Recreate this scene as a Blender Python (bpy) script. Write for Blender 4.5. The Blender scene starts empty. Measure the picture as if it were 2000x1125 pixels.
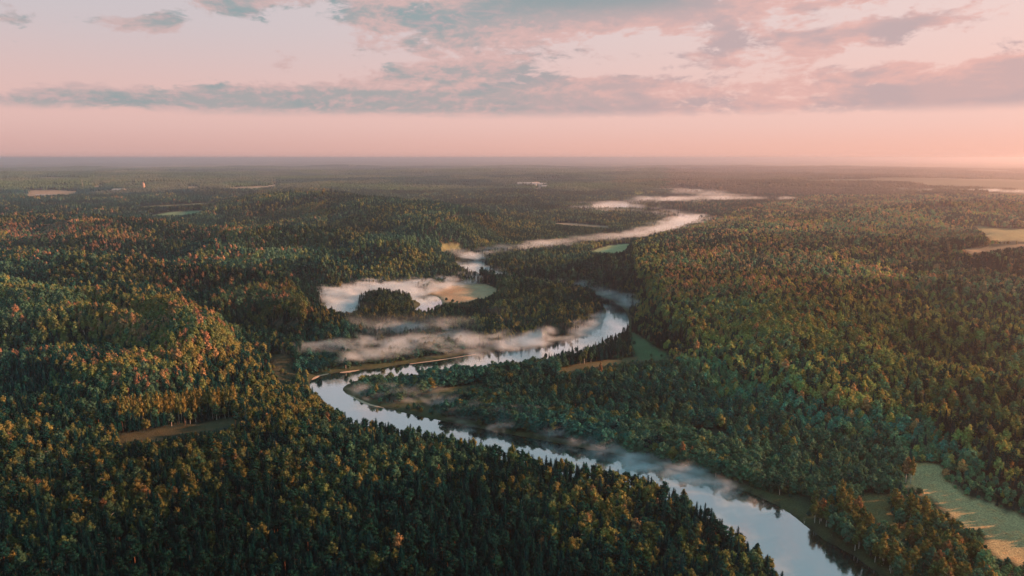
import bpy, math, random
import numpy as np
from mathutils import Vector, noise as mnoise

random.seed(7)
rng = np.random.default_rng(11)
D = bpy.data
scene = bpy.context.scene
col = scene.collection

# ------------------------------------------------------------------ camera
FPX, CAMH, PITCH = 1351.0, 180.0, math.radians(10.65)
cam_d = D.cameras.new('camera'); cam = D.objects.new('camera', cam_d); col.objects.link(cam)
cam_d.sensor_width = 36.0; cam_d.lens = 36.0 * FPX / 2000.0
cam_d.clip_start = 1.0; cam_d.clip_end = 200000.0
cam.location = (0, 0, CAMH); cam.rotation_euler = (math.pi/2 - PITCH, 0, 0)
scene.camera = cam
CP, SP = math.cos(PITCH), math.sin(PITCH)

def ray(x, y):
    cx, cy = (x-1000)/FPX, (562.5-y)/FPX
    d = np.array([cx, CP + cy*SP, -SP + cy*CP]); return d/np.linalg.norm(d)
def azel(x, y):
    d = ray(x, y); return math.degrees(math.atan2(d[0], d[1])), math.degrees(math.asin(d[2]))
def at(x, y, z=0.0):
    d = ray(x, y); t = (z-CAMH)/min(d[2], -0.0035); return np.array([d[0]*t, d[1]*t])
def project(X, Y, Z):
    dz = Z-CAMH
    depth = Y*CP - dz*SP; up = Y*SP + dz*CP
    depth = np.maximum(depth, 1.0)
    return 1000 + FPX*X/depth, 562.5 - FPX*up/depth

# ------------------------------------------------------------------ render settings
scene.render.engine = 'CYCLES'
cy = scene.cycles
cy.max_bounces = 5; cy.diffuse_bounces = 2; cy.glossy_bounces = 2; cy.transmission_bounces = 2
cy.transparent_max_bounces = 4; cy.volume_bounces = 3
cy.caustics_reflective = False; cy.caustics_refractive = False
cy.use_adaptive_sampling = True; cy.adaptive_threshold = 0.02
cy.use_denoising = True
cy.sample_clamp_indirect = 4.0
cy.volume_max_steps = 512; cy.volume_step_rate = 0.35
vs = scene.view_settings
vs.view_transform = 'Standard'; vs.look = 'None'; vs.gamma = 1.0; vs.use_curve_mapping = False
vs.exposure = 1.08

# ------------------------------------------------------------------ sun
SUN_AZ, SUN_EL = math.radians(84.0), math.radians(16.5)     # azimuth to the right of the view axis
sd = D.lights.new('sun', 'SUN'); sun = D.objects.new('sun', sd); col.objects.link(sun)
sd.energy = 5.0; sd.angle = math.radians(0.6); sd.color = (1.0, 0.42, 0.21)
sv = Vector((math.sin(SUN_AZ)*math.cos(SUN_EL), math.cos(SUN_AZ)*math.cos(SUN_EL), math.sin(SUN_EL)))
sun.rotation_euler = (-sv).to_track_quat('-Z', 'Y').to_euler()

# ------------------------------------------------------------------ node helper
class NT:
    def __init__(s, tree): s.t = tree; s.n = tree.nodes; s.l = tree.links
    def new(s, typ, **kw):
        n = s.n.new(typ)
        for k, v in kw.items(): setattr(n, k, v)
        return n
    def put(s, sock, v):
        if isinstance(v, bpy.types.NodeSocket): s.l.new(v, sock)
        elif v is not None: sock.default_value = v
    def m(s, op, a, b=None, c=None, clamp=False):
        n = s.new('ShaderNodeMath', operation=op); n.use_clamp = clamp
        s.put(n.inputs[0], a)
        if b is not None: s.put(n.inputs[1], b)
        if c is not None: s.put(n.inputs[2], c)
        return n.outputs[0]
    def smooth(s, v, a, b, lo=0.0, hi=1.0):
        n = s.new('ShaderNodeMapRange', interpolation_type='SMOOTHSTEP')
        s.put(n.inputs[0], v)
        for i, x in zip((1, 2, 3, 4), (a, b, lo, hi)): s.put(n.inputs[i], x)
        return n.outputs[0]
    def mix(s, f, a, b, mode='MIX'):
        n = s.new('ShaderNodeMix', data_type='RGBA', blend_type=mode)
        s.put(n.inputs[0], f)
        s.put(n.inputs[6], a if isinstance(a, bpy.types.NodeSocket) else (*a, 1))
        s.put(n.inputs[7], b if isinstance(b, bpy.types.NodeSocket) else (*b, 1))
        return n.outputs[2]
    def noise(s, vec, scale, detail=4, rough=0.55, dist=0.0, lac=2.0, dim='3D'):
        n = s.new('ShaderNodeTexNoise', noise_dimensions=dim)
        s.put(n.inputs['Vector'], vec); s.put(n.inputs['Scale'], scale)
        n.inputs['Detail'].default_value = detail; n.inputs['Roughness'].default_value = rough
        n.inputs['Distortion'].default_value = dist; n.inputs['Lacunarity'].default_value = lac
        return n.outputs['Fac']
    def xyz(s, x, y, z):
        n = s.new('ShaderNodeCombineXYZ'); s.put(n.inputs[0], x); s.put(n.inputs[1], y); s.put(n.inputs[2], z)
        return n.outputs[0]

# ------------------------------------------------------------------ world / sky
world = D.worlds.new('World'); scene.world = world; world.use_nodes = True
T = NT(world.node_tree); T.n.clear()
out = T.new('ShaderNodeOutputWorld'); bg = T.new('ShaderNodeBackground'); T.l.new(bg.outputs[0], out.inputs[0])
tc = T.new('ShaderNodeTexCoord'); sp = T.new('ShaderNodeSeparateXYZ'); T.l.new(tc.outputs['Generated'], sp.inputs[0])
az = T.m('MULTIPLY', T.m('ARCTAN2', sp.outputs[0], sp.outputs[1]), 57.29578)
el = T.m('MULTIPLY', T.m('ARCSINE', sp.outputs[2]), 57.29578)
nish = T.new('ShaderNodeTexSky', sky_type='NISHITA'); nish.sun_disc = False
nish.sun_elevation = SUN_EL; nish.sun_rotation = SUN_AZ; nish.altitude = 200; nish.air_density = 1.3; nish.dust_density = 2.0; nish.ozone_density = 2.0
NISH_K = 0.11
nk = T.new('ShaderNodeVectorMath', operation='SCALE'); T.l.new(nish.outputs[0], nk.inputs[0]); nk.inputs[3].default_value = NISH_K
glow = T.m('POWER', 2.718, T.m('MULTIPLY', T.m('ADD', T.m('POWER', T.m('ABSOLUTE', T.m('MULTIPLY', T.m('SUBTRACT', az, 87.0), 1/26.0)), 2.0), T.m('POWER', T.m('ABSOLUTE', T.m('MULTIPLY', T.m('SUBTRACT', el, 9.0), 1/15.0)), 2.0)), -1.0))
rt = T.smooth(az, -38.0, 42.0)                     # 0 left .. 1 towards the sun
hor = T.mix(rt, (0.67, 0.405, 0.37), (0.92, 0.50, 0.40))
mid = T.mix(rt, (0.76, 0.50, 0.46), (0.90, 0.58, 0.51))
top = T.mix(rt, (0.60, 0.545, 0.57), (0.83, 0.64, 0.61))
g = T.mix(T.smooth(el, 0.0, 3.2), hor, mid)
g = T.mix(T.smooth(el, 3.0, 11.0), g, top)
# away from the sun, left of and behind the view, the band above the horizon is the cool blue-grey of the earth's shadow
anti = T.m('ADD', T.smooth(az, -40.0, -80.0), T.smooth(az, 112.0, 150.0), clamp=True)
g = T.mix(anti, g, T.mix(T.smooth(el, 0.0, 14.0), (0.27, 0.43, 0.50), (0.34, 0.46, 0.52)))
# higher up, outside the frame, the pink gives way to the cool blue of the dawn zenith
zen = T.mix(0.20, (0.35, 0.46, 0.50), nk.outputs[0])
g = T.mix(T.smooth(el, 10.5, 27.0), g, zen)
g = T.mix(T.smooth(el, 26.0, 48.0), g, (0.15, 0.50, 0.57))
g = T.mix(T.m('MULTIPLY', glow, 0.9, clamp=True), g, (3.2, 1.35, 0.75))       # the glow round the low sun, outside the frame
# clouds: a flattened noise over the dome, thickened where the banks lie
px_ = T.xyz(T.m('MULTIPLY', az, 0.21), T.m('MULTIPLY', el, 0.55), 3.1)
warp = T.noise(px_, 0.9, 2, 0.5)
px2 = T.xyz(T.m('ADD', T.m('MULTIPLY', az, 0.21), T.m('MULTIPLY', warp, 0.8)), T.m('MULTIPLY', el, 0.50), 3.1)
cn = T.noise(px2, 1.25, 8, 0.60)
cn2 = T.noise(px2, 4.2, 8, 0.62)
cn_tot = T.m('ADD', T.m('MULTIPLY', cn, 0.62), T.m('MULTIPLY', cn2, 0.38))
# (x px, y px, half width px, half height px, weight)
banks = [(600, 196, 300, 24, .34), (360, 200, 110, 12, .12), (480, 226, 130, 10, .14), (900, 205, 260, 26, .20), (110, 188, 85, 13, .22), (30, 205, 70, 14, .22),
         (245, 43, 34, 13, .24), (322, 46, 34, 16, .26), (470, 0, 75, 26, .26), (830, 50, 150, 48, .17), (700, 25, 60, 22, .12),
         (1150, 0, 260, 34, .36), (1110, 25, 130, 28, .16), (860, 150, 150, 30, .12), (940, 140, 90, 12, .16), (1080, 120, 120, 30, .10),
         (1100, 165, 130, 12, .14), (1080, 210, 190, 20, .22), (1250, 168, 150, 14, .17), (1330, 195, 260, 28, .17), (1410, 78, 60, 24, .22), (1470, 112, 90, 22, .18),
         (1600, 75, 85, 22, .24), (1620, 105, 80, 12, .08), (1740, 55, 60, 25, .20), (1800, 48, 70, 16, .18), (1600, 165, 120, 26, .17), (1700, 145, 80, 16, .15),
         (1790, 130, 50, 14, .16), (1900, 150, 90, 18, .20), (1980, 125, 60, 22, .22), (1830, 190, 150, 22, .20), (1980, 180, 80, 24, .22), (1560, 8, 260, 16, .16),
         (1900, 25, 50, 16, .14), (15, 25, 30, 20, .14), (1990, 15, 40, 16, .10), (560, 120, 30, 22, .14), (1250, 60, 130, 22, .10), (1480, 40, 110, 18, .12), (1370, 150, 120, 14, .10), (900, 90, 120, 24, .12), (1030, 70, 110, 22, .12), (780, 150, 70, 14, .12), (1220, 115, 90, 16, .10), (1690, 185, 130, 16, .10), (1940, 200, 120, 16, .14), (2250, 150, 200, 60, .14), (-250, 120, 220, 60, .10), (1560, 215, 260, 10, .16)]
acc = None
for (x, y, sx, sy, w) in banks:
    w *= 0.85 if x < 250 else 0.84 if 1200 < x < 2000 and y > 20 else (1.2 if x < 1000 else 1.0)
    a0, e0 = azel(x, y)
    k = 0.0424
    dx = T.m('MULTIPLY', T.m('SUBTRACT', az, a0), 1/(sx*k)); dy = T.m('MULTIPLY', T.m('SUBTRACT', el, e0), 1/(sy*k))
    r2 = T.m('ADD', T.m('MULTIPLY', dx, dx), T.m('MULTIPLY', dy, dy))
    gsn = T.m('MULTIPLY', T.m('POWER', 2.718, T.m('MULTIPLY', r2, -0.8)), w)
    acc = gsn if acc is None else T.m('ADD', acc, gsn)
acc = T.m('MINIMUM', acc, 0.42)
# thin general cover higher up where the frame ends
gen = T.smooth(el, 9.0, 16.0, 0.0, 0.12)
basef = T.smooth(el, 2.9, 3.9)                      # the clouds have a common flat base
v = T.m('ADD', T.m('ADD', cn_tot, acc), gen)
cov = T.m('MULTIPLY', T.smooth(v, 0.612, 0.745), basef)
thick = T.smooth(v, 0.70, 0.92)
pinkn = T.noise(px_, 0.8, 4, 0.55)
tealf = T.m('MULTIPLY', T.smooth(az, 16.0, -10.0), T.smooth(cn2, 0.30, 0.58))
shade = T.mix(tealf, (0.50, 0.385, 0.395), (0.25, 0.345, 0.36))
lit = T.mix(rt, (0.60, 0.44, 0.43), (0.80, 0.46, 0.41))
ccol = T.mix(T.smooth(pinkn, 0.55, 0.38), lit, shade)
ccol = T.mix(T.m('MULTIPLY', thick, 0.75), ccol, shade)
ea = azel(1150, 0)
big = T.m('MULTIPLY', T.smooth(T.m('ABSOLUTE', T.m('SUBTRACT', az, ea[0])), 12.0, 4.0), T.smooth(el, 10.2, 12.0))
ccol = T.mix(T.m('MULTIPLY', big, 0.8), ccol, (0.20, 0.31, 0.335))
skyc = T.mix(T.m('MULTIPLY', cov, 0.86), g, ccol)
# below the horizon: same tone as the horizon haze
skyc = T.mix(T.smooth(el, 0.0, -4.0), skyc, (0.25, 0.22, 0.20))
T.l.new(skyc, bg.inputs[0]); bg.inputs[1].default_value = 0.476
world.cycles.sampling_method = 'MANUAL'; world.cycles.sample_map_resolution = 512

# ------------------------------------------------------------------ numeric noise
def _hash(ix, iy, seed):
    h = (ix.astype(np.int64)*374761393 + iy.astype(np.int64)*668265263 + seed*1442695041) & 0xffffffff
    h = ((h ^ (h >> 13)) * 1274126177) & 0xffffffff
    return ((h ^ (h >> 16)) & 0xffff)/65535.0
def vnoise(x, y, seed=0):
    ix, iy = np.floor(x), np.floor(y); fx, fy = x-ix, y-iy
    fx = fx*fx*fx*(fx*(fx*6-15)+10); fy = fy*fy*fy*(fy*(fy*6-15)+10)
    a, b = _hash(ix, iy, seed), _hash(ix+1, iy, seed)
    c, d = _hash(ix, iy+1, seed), _hash(ix+1, iy+1, seed)
    return (a*(1-fx)+b*fx)*(1-fy) + (c*(1-fx)+d*fx)*fy
def fbm(x, y, wl, oct=4, seed=0, gain=0.5):
    s, a, t = 0.0, 1.0, 0.0
    for o in range(oct):
        th = 0.6*o; c, n = math.cos(th), math.sin(th)
        s = s + a*vnoise((x*c-y*n)/wl+17.3*o, (x*n+y*c)/wl-9.1*o, seed+o); t += a
        a *= gain; wl *= 0.5
    return s/t
def sstep(v, a, b):
    t = np.clip((v-a)/(b-a), 0, 1); return t*t*(3-2*t)
def inside(px, py, poly):
    r = np.zeros(np.shape(px), bool); n = len(poly)
    for i in range(n):
        x1, y1 = poly[i]; x2, y2 = poly[(i+1) % n]
        if y1 == y2: continue
        c = ((y1 > py) != (y2 > py)) & (px < (x2-x1)*(py-y1)/(y2-y1)+x1); r ^= c
    return r
def dist_line(px, py, pts, closed=False):
    best = np.full(np.shape(px), 1e9); n = len(pts)
    for i in range(n if closed else n-1):
        x1, y1 = pts[i]; x2, y2 = pts[(i+1) % n]
        dx, dy = x2-x1, y2-y1; L = dx*dx+dy*dy+1e-9
        t = np.clip(((px-x1)*dx+(py-y1)*dy)/L, 0, 1)
        best = np.minimum(best, np.hypot(px-x1-t*dx, py-y1-t*dy))
    return best
def smooth_poly(pts, closed, n=4):
    p = [np.array(q, float) for q in pts]; o = []; N = len(p)
    for i in range(N if closed else N-1):
        p0, p1, p2, p3 = (p[(i-1) % N] if closed or i else p[0]), p[i], p[(i+1) % N], (p[(i+2) % N] if closed or i+2 < N else p[-1])
        for k in range(n):
            t = k/n
            o.append(0.5*((2*p1)+(-p0+p2)*t+(2*p0-5*p1+4*p2-p3)*t*t+(-p0+3*p1-3*p2+p3)*t**3))
    if not closed: o.append(p[-1])
    return o
def G(pts, z=0.0): return [at(x, y, z) for x, y in pts]

# ------------------------------------------------------------------ the river (outline read off at water level)
near_bank = [(1580, 1230), (1530, 1150), (1470, 1090), (1410, 1046), (1345, 1000), (1250, 962), (1127, 934), (1040, 915), (952, 895), (854, 874), (777, 856), (700, 842), (655, 818), (626, 792), (610, 768), (606, 752)]
bend_top = [(608, 743), (620, 735), (645, 730), (669, 727), (697, 724), (746, 718), (802, 709), (847, 703), (900, 693), (970, 683), (1040, 675), (1110, 661), (1146, 648), (1172, 633), (1184, 617), (1183, 604), (1172, 594), (1160, 584), (1120, 572), (1060, 564), (990, 555), (940, 546), (905, 532), (890, 520), (900, 508)]
inner = [(935, 506), (950, 512), (945, 524), (965, 539), (1010, 549), (1070, 559), (1130, 567), (1175, 578), (1203, 592), (1220, 606), (1227, 622), (1225, 642), (1208, 660), (1165, 682), (1115, 701), (1045, 716), (990, 725), (920, 732), (850, 736), (770, 738), (705, 742), (684, 748), (671, 756), (670, 764), (684, 774), (714, 788), (750, 797), (795, 808), (830, 816), (900, 829), (987, 847), (1075, 863), (1145, 877), (1197, 888), (1250, 900), (1310, 916), (1380, 936), (1450, 958), (1527, 993), (1605, 1052), (1667, 1086), (1722, 1128), (1830, 1230)]
river = smooth_poly(G(near_bank + bend_top + inner), True, 3)
oxbow = smooth_poly(G([(640, 612), (634, 596), (655, 581), (710, 571), (790, 570), (846, 577), (862, 588), (860, 600), (842, 612), (816, 616), (812, 604), (822, 594), (800, 584), (740, 579), (704, 587), (694, 600), (688, 616), (662, 622)]), True, 3)
far_river = smooth_poly(G([(1270, 458), (1310, 442), (1330, 428), (1300, 418), (1240, 414), (1165, 410), (1160, 402), (1200, 396), (1290, 388), (1420, 384), (1530, 385), (1530, 389), (1420, 390), (1300, 395), (1220, 402), (1260, 409), (1330, 412), (1380, 422), (1370, 430), (1340, 445), (1290, 460)]), True, 2)
lakes = [G([(185, 326), (230, 324.6), (300, 325), (322, 327), (280, 328.6), (210, 328)]), G([(588, 317.6), (605, 316.4), (626, 317.2), (615, 318.4)]),
         G([(1330, 372), (1380, 376), (1420, 383), (1360, 380)]), G([(1780, 374), (1830, 374), (1845, 377), (1800, 377.5)]), G([(1900, 377), (2000, 378), (2150, 380), (2150, 383), (2000, 382), (1920, 380)]),
         G([(-20, 322), (40, 321.5), (50, 323.6), (-20, 324)]), G([(160, 344), (190, 343), (215, 344.4), (180, 345.6)])]
waters = [river, oxbow, far_river] + lakes
def water_sd(X, Y):
    sd = np.full(X.shape, 1e6)
    for k, P in enumerate(waters):
        P = np.array(P); x0, y0 = P.min(0)-80; x1, y1 = P.max(0)+80
        m = (X > x0) & (X < x1) & (Y > y0) & (Y < y1)
        if not m.any(): continue
        d = dist_line(X[m], Y[m], P, True); d = np.where(inside(X[m], Y[m], P), -d, d)
        sd[m] = np.minimum(sd[m], d)
    return sd

# ------------------------------------------------------------------ terrain height
valley = G([(2150, 1300), (1990, 1000), (1880, 930), (1780, 860), (1640, 850), (1480, 790), (1380, 730), (1290, 660), (1260, 600), (1215, 545), (1240, 500), (1290, 470), (1400, 440), (1480, 410),
            (1600, 388), (1600, 382), (1290, 380), (1140, 396), (1060, 420), (1010, 450), (900, 470), (850, 500), (780, 540), (650, 545), (622, 600), (600, 660), (600, 700), (560, 760), (620, 850), (800, 960), (1000, 1050), (1250, 1180), (1400, 1400)])
# crest lines of the ridges: (pixels of the tree tops on the crest), crest height, half width across
RIDGES = [
    ([(-260, 690), (-60, 672), (40, 676), (150, 682), (230, 700), (290, 722)], 25, 40),
    ([(-200, 612), (60, 606), (150, 607), (235, 618), (300, 645), (350, 680)], 29, 38),
    ([(170, 548), (240, 546), (310, 556), (355, 585), (400, 630)], 30, 46),
    ([(-200, 545), (-60, 552), (60, 566), (150, 578)], 24, 44),
    ([(-200, 500), (0, 488), (120, 506), (260, 514), (420, 524), (520, 530)], 38, 70),
    ([(410, 566), (470, 558), (540, 562), (600, 574), (640, 600)], 22, 44),
    ([(480, 634), (560, 650), (600, 665)], 14, 36),
    ([(430, 446), (560, 452), (700, 458), (790, 470), (870, 500)], 46, 90),
    ([(160, 462), (300, 470), (480, 482), (620, 492), (740, 510)], 38, 75),
    ([(540, 378), (660, 384), (800, 396), (900, 410), (1000, 440)], 62, 230),
    ([(-100, 425), (100, 430), (260, 436)], 46, 160),
    ([(1340, 585), (1400, 562), (1450, 565), (1500, 600)], 30, 60),
    ([(1500, 620), (1620, 565), (1760, 548), (1900, 552), (2200, 560)], 44, 62),
    ([(1300, 700), (1380, 668), (1480, 650), (1570, 650), (1640, 660)], 26, 46),
    ([(1560, 690), (1680, 640), (1760, 615), (1850, 622), (2000, 640), (2200, 640)], 38, 50),
    ([(1330, 770), (1450, 745), (1560, 735), (1700, 770), (1850, 800), (2100, 830)], 25, 42),
    ([(1640, 720), (1740, 700), (1860, 710), (2050, 730)], 30, 40),
    ([(1480, 560), (1600, 500), (1750, 470), (1900, 480), (2200, 470)], 60, 130),
    ([(1250, 520), (1330, 490), (1450, 455), (1650, 420), (1900, 400), (2200, 400)], 56, 200),
    ([(1620, 880), (1760, 850), (1900, 880), (2080, 930)], 16, 40),
    ([(1400, 830), (1520, 800), (1650, 830)], 12, 40),
    ([(880, 452), (960, 462), (1080, 470), (1180, 500), (1220, 520)], 12, 60),
    ([(150, 790), (300, 750), (420, 730), (520, 700)], 7, 34),
    ([(340, 850), (480, 800), (620, 800), (700, 840)], 10, 40),
    ([(705, 575), (750, 566), (800, 578)], 6, 26),
]
RIDGES = [(p, h*(0.62 if p[0][0] > 1100 else 1.0), w) for p, h, w in RIDGES]
RG = [(G(p, h*((1.5 if p[0][0] < 700 and p[0][1] < 600 else 1.15) if w < 65 else 1.0)+10), h*((1.5 if p[0][0] < 700 and p[0][1] < 600 else 1.15) if w < 65 else 1.0), w*(0.86 if w < 65 else 1.0)) for p, h, w in RIDGES]
def height(X, Y, wd=None):
    X = np.asarray(X, float); Y = np.asarray(Y, float)
    if wd is None: wd = water_sd(X, Y)
    vd = dist_line(X, Y, valley, True); vin = inside(X, Y, valley)
    D0 = np.hypot(X, Y)
    up = np.where(vin, 0.0, sstep(vd, 0, np.where(X > 100, 650, 170)))
    nearf = sstep(D0, 150, 520)
    n1 = fbm(X*0.8, Y*1.25, 330, 4, 3)-0.5
    n2 = fbm(X, Y*1.6, 1400, 3, 21)-0.5
    wx = (fbm(X, Y, 130, 3, 61)-0.5)*60; wy = (fbm(X, Y, 110, 3, 62)-0.5)*75
    s = np.zeros_like(X)
    for P, h, w in RG:
        d = dist_line(X+wx, Y+wy, P)
        s = s + (h*np.exp(-(d/w)**2))**4
    ridge = s**0.25
    base = up*nearf*(9 + 34*n1)
    base = np.maximum(base, 0) + up*sstep(D0, 1500, 5000)*70*(n2+0.15)
    ridge = ridge*np.where(vin, np.exp(-(vd/60.0)**2)*0.75+0.12, 1.0)
    k = 0.12
    z = np.logaddexp(ridge*k, np.maximum(base, 0)*k)/k - math.log(2)/k
    z = np.maximum(z, 0) + up*sstep(D0, 420, 700)*sstep(D0, 4200, 1500)*(36*np.where(X > 100, 1.0, 0.75)*(np.abs(fbm(X, Y*1.1, 190, 3, 33)-0.5)*-2+0.42))
    z = np.maximum(z, 0) + fbm(X, Y, 60, 2, 5)*np.where(vin, 0.7, 1.8)
    z = np.where(D0 > 9000, z + sstep(D0, 9000, 30000)*100*(fbm(X, Y*2.5, 5000, 4, 77)-0.38), z)
    # the riverside land and the bed
    k2 = sstep(wd, 0, 45)
    z = 1.3 + z*k2
    z = np.where(wd < 5, np.clip(wd*0.42-0.1, -2.5, 1.3)+np.where(wd > 0, 0.0, 0), z)
    z = np.where(wd >= 5, np.maximum(z, 1.3), z)
    return z

def at_ground(x, y, lift=0.0):
    z = 0.0
    d = ray(x, y)
    # march along the ray until the terrain is met
    ts = np.concatenate([np.arange(150, 1500, 6.0), np.arange(1500, 6000, 25.0), np.arange(6000, 30000, 150.0)])
    hz = height(d[0]*ts, d[1]*ts)+lift
    below = (CAMH+d[2]*ts) < hz
    i = int(np.argmax(below)) if below.any() else len(ts)-1
    return d[0]*ts[i], d[1]*ts[i], float(hz[i])-lift

# ------------------------------------------------------------------ open ground, given by what is seen of it
# (pixel outline, albedo, kind)
GRASS, DRY, GREEN, SAND, FLD = (0.40, 0.32, 0.17), (0.42, 0.30, 0.19), (0.055, 0.12, 0.06), (0.50, 0.40, 0.30), (0.26, 0.32, 0.17)
OPEN = [
    ([(1771, 902), (1842, 904), (1846, 937), (1874, 962), (1930, 983), (2010, 1011), (2160, 1060), (2160, 1170), (2000, 1104), (1948, 1091), (1916, 1046), (1867, 1021), (1825, 983), (1790, 958), (1762, 948), (1772, 927)], GRASS),
    ([(1671, 972), (1695, 965), (1744, 965), (1737, 997), (1755, 1025), (1807, 1056), (1825, 1102), (1765, 1053), (1702, 1018)], (0.19, 0.16, 0.075)),
    ([(226, 848), (300, 840), (380, 828), (455, 815), (478, 819), (445, 832), (380, 844), (300, 855), (235, 862)], (0.060, 0.058, 0.032)),
    ([(838, 566), (860, 558), (890, 554), (950, 555), (978, 567), (950, 581), (897, 592), (862, 592), (842, 578)], DRY),
    ([(1150, 490), (1190, 479), (1232, 475), (1222, 490), (1200, 495), (1165, 494)], FLD),
    ([(862, 478), (904, 478), (904, 486), (862, 492)], (0.14, 0.17, 0.09)),
    ([(1226, 646), (1250, 656), (1290, 684), (1312, 690), (1300, 700), (1270, 706), (1242, 700), (1234, 672)], GREEN),
    ([(1080, 722), (1150, 709), (1290, 690), (1300, 699), (1180, 717), (1100, 730)], (0.10, 0.095, 0.05)),
    ([(764, 790), (800, 780), (860, 758), (950, 746), (962, 751), (880, 768), (822, 789), (790, 798)], (0.075, 0.085, 0.045)),
    ([(526, 692), (556, 690), (572, 702), (582, 745), (548, 748), (530, 725)], (0.05, 0.05, 0.03)),
    ([(522, 628), (585, 627), (588, 634), (530, 634)], (0.09, 0.07, 0.05)),
    ([(288, 421), (330, 414), (396, 411), (398, 416), (370, 421), (300, 424)], (0.15, 0.24, 0.14)),
    ([(268, 404), (330, 400), (420, 396), (422, 399), (350, 404), (275, 407)], (0.18, 0.22, 0.13)),
    ([(28, 376), (60, 372), (125, 371), (162, 376), (155, 380), (50, 386)], (0.28, 0.22, 0.15)),
    ([(-40, 374), (18, 373), (20, 377), (-40, 379)], (0.24, 0.22, 0.15)),
    ([(165, 363), (210, 361), (213, 365), (168, 367)], (0.30, 0.22, 0.15)),
    ([(342, 366), (390, 362), (394, 366), (350, 368)], (0.28, 0.24, 0.15)),
    ([(432, 367), (500, 363), (552, 360), (556, 364), (500, 369), (440, 370)], (0.26, 0.23, 0.17)),
    ([(1899, 441), (1955, 446), (2110, 450), (2110, 474), (1932, 471), (1922, 456)], (0.25, 0.24, 0.13)),
    ([(1880, 486), (1925, 483), (2010, 476), (2010, 480), (1930, 492), (1890, 496)], (0.26, 0.20, 0.13)),
    ([(1822, 405), (1866, 404), (1866, 407), (1824, 408)], (0.22, 0.2, 0.13)),
    ([(1065, 436), (1110, 435), (1190, 442), (1190, 446), (1110, 440)], (0.22, 0.2, 0.15)),
    ([(1040, 362), (1062, 362), (1075, 368), (1045, 370)], (0.30, 0.21, 0.15)),
    ([(430, 474), (446, 472), (448, 480), (432, 481)], (0.12, 0.18, 0.1)),
]
SEEN_WATER = [   # water the photograph shows: nothing tall may stand in front of it
    [(608, 745), (645, 731), (697, 726), (672, 748), (670, 764), (714, 788), (795, 808), (900, 826), (1075, 857), (1250, 893), (1380, 929), (1527, 986), (1667, 1086), (1722, 1130),
     (1545, 1130), (1500, 1080), (1450, 1030), (1400, 1000), (1340, 955), (1300, 930), (1250, 925), (1180, 909), (1127, 898), (1075, 891), (1040, 881), (1005, 869), (952, 861), (900, 851), (854, 842), (816, 829), (777, 821), (718, 818), (686, 812), (648, 790), (634, 772), (610, 752)],
    [(858, 712), (900, 695), (970, 685), (1040, 677), (1110, 663), (1172, 635), (1184, 617), (1174, 596), (1195, 593), (1209, 603), (1222, 636), (1200, 648), (1162, 658), (1110, 681), (1040, 696), (987, 703), (917, 713)],
    [(800, 580), (845, 583), (842, 594), (832, 606), (820, 604)],
    [(652, 606), (700, 588), (696, 606), (672, 609)],
    [(895, 510), (948, 508), (940, 528), (925, 530)],
    [(1295, 443), (1325, 428), (1365, 423), (1340, 436)],
] + [[(185, 327), (230, 324.6), (300, 325), (322, 327), (210, 328.5)], [(1780, 374), (1830, 374), (1845, 378), (1800, 378)], [(1900, 377), (2100, 379), (2100, 383), (1920, 381)]]

def open_mask(X, Y, Z):
    """index of the open ground a spot belongs to, -1 where wooded"""
    res = np.full(X.shape, -1)
    jx = (fbm(X, Y, 40, 2, 91)-0.5)*14
    px0, py0 = project(X, Y, Z)
    jx = jx*np.clip(600/np.hypot(X, Y), 0.1, 1)
    for i, (P, c) in enumerate(OPEN):
        m = inside(px0+jx, py0+jx*0.5, P)
        res = np.where((res < 0) & m & (Y > 0), i, res)
    return res
def blocks_view(X, Y, Z, H):
    """a tree of height H here would stand in front of open ground or water that is seen"""
    b = np.zeros(X.shape, bool)
    for f in (0.0, 0.35, 0.7, 0.93):
        px, py = project(X, Y, Z+H*f)
        for P, c in OPEN: b |= inside(px, py, P)
        for P in SEEN_WATER: b |= inside(px, py, P)
    return b

# ------------------------------------------------------------------ terrain sheet
def axis(lo_f, hi_f, step, grow, far_lo, far_hi):
    mid = list(np.arange(lo_f, hi_f+step, step)); s = step; v = mid[-1]
    while v < far_hi: s *= grow; v += s; mid.append(v)
    s = step; v = mid[0]; lo = []
    while v > far_lo: s *= grow; v -= s; lo.append(v)
    return np.array(lo[::-1]+mid)
xs = axis(-330, 470, 4.5, 1.035, -60000, 60000)
ys = axis(215, 900, 4.5, 1.022, -3000, 62000)
XX, YY = np.meshgrid(xs, ys)
WD = water_sd(XX, YY); ZZ = height(XX, YY, WD)
OM = open_mask(XX, YY, ZZ)

def attr_color(me, name, arr):
    a = me.color_attributes.new(name, 'FLOAT_COLOR', 'POINT'); c = np.ones((len(arr), 4), np.float32); c[:, :3] = arr
    a.data.foreach_set('color', c.ravel())
def mesh_obj(name, V, F, mats=(), smooth=False, parent=None, link=True):
    me = D.meshes.new(name); me.from_pydata(V if isinstance(V, list) else V.tolist(), [], F if isinstance(F, list) else F.tolist())
    for m in mats: me.materials.append(m)
    if smooth: me.polygons.foreach_set('use_smooth', [True]*len(me.polygons))
    me.update()
    o = D.objects.new(name, me)
    if link: col.objects.link(o)
    if parent: o.parent = parent
    return o
def tag(o, label=None, cat=None, group=None, kind=None):
    if label: o['label'] = label
    if cat: o['category'] = cat
    if group: o['group'] = group
    if kind: o['kind'] = kind
    return o

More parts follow.
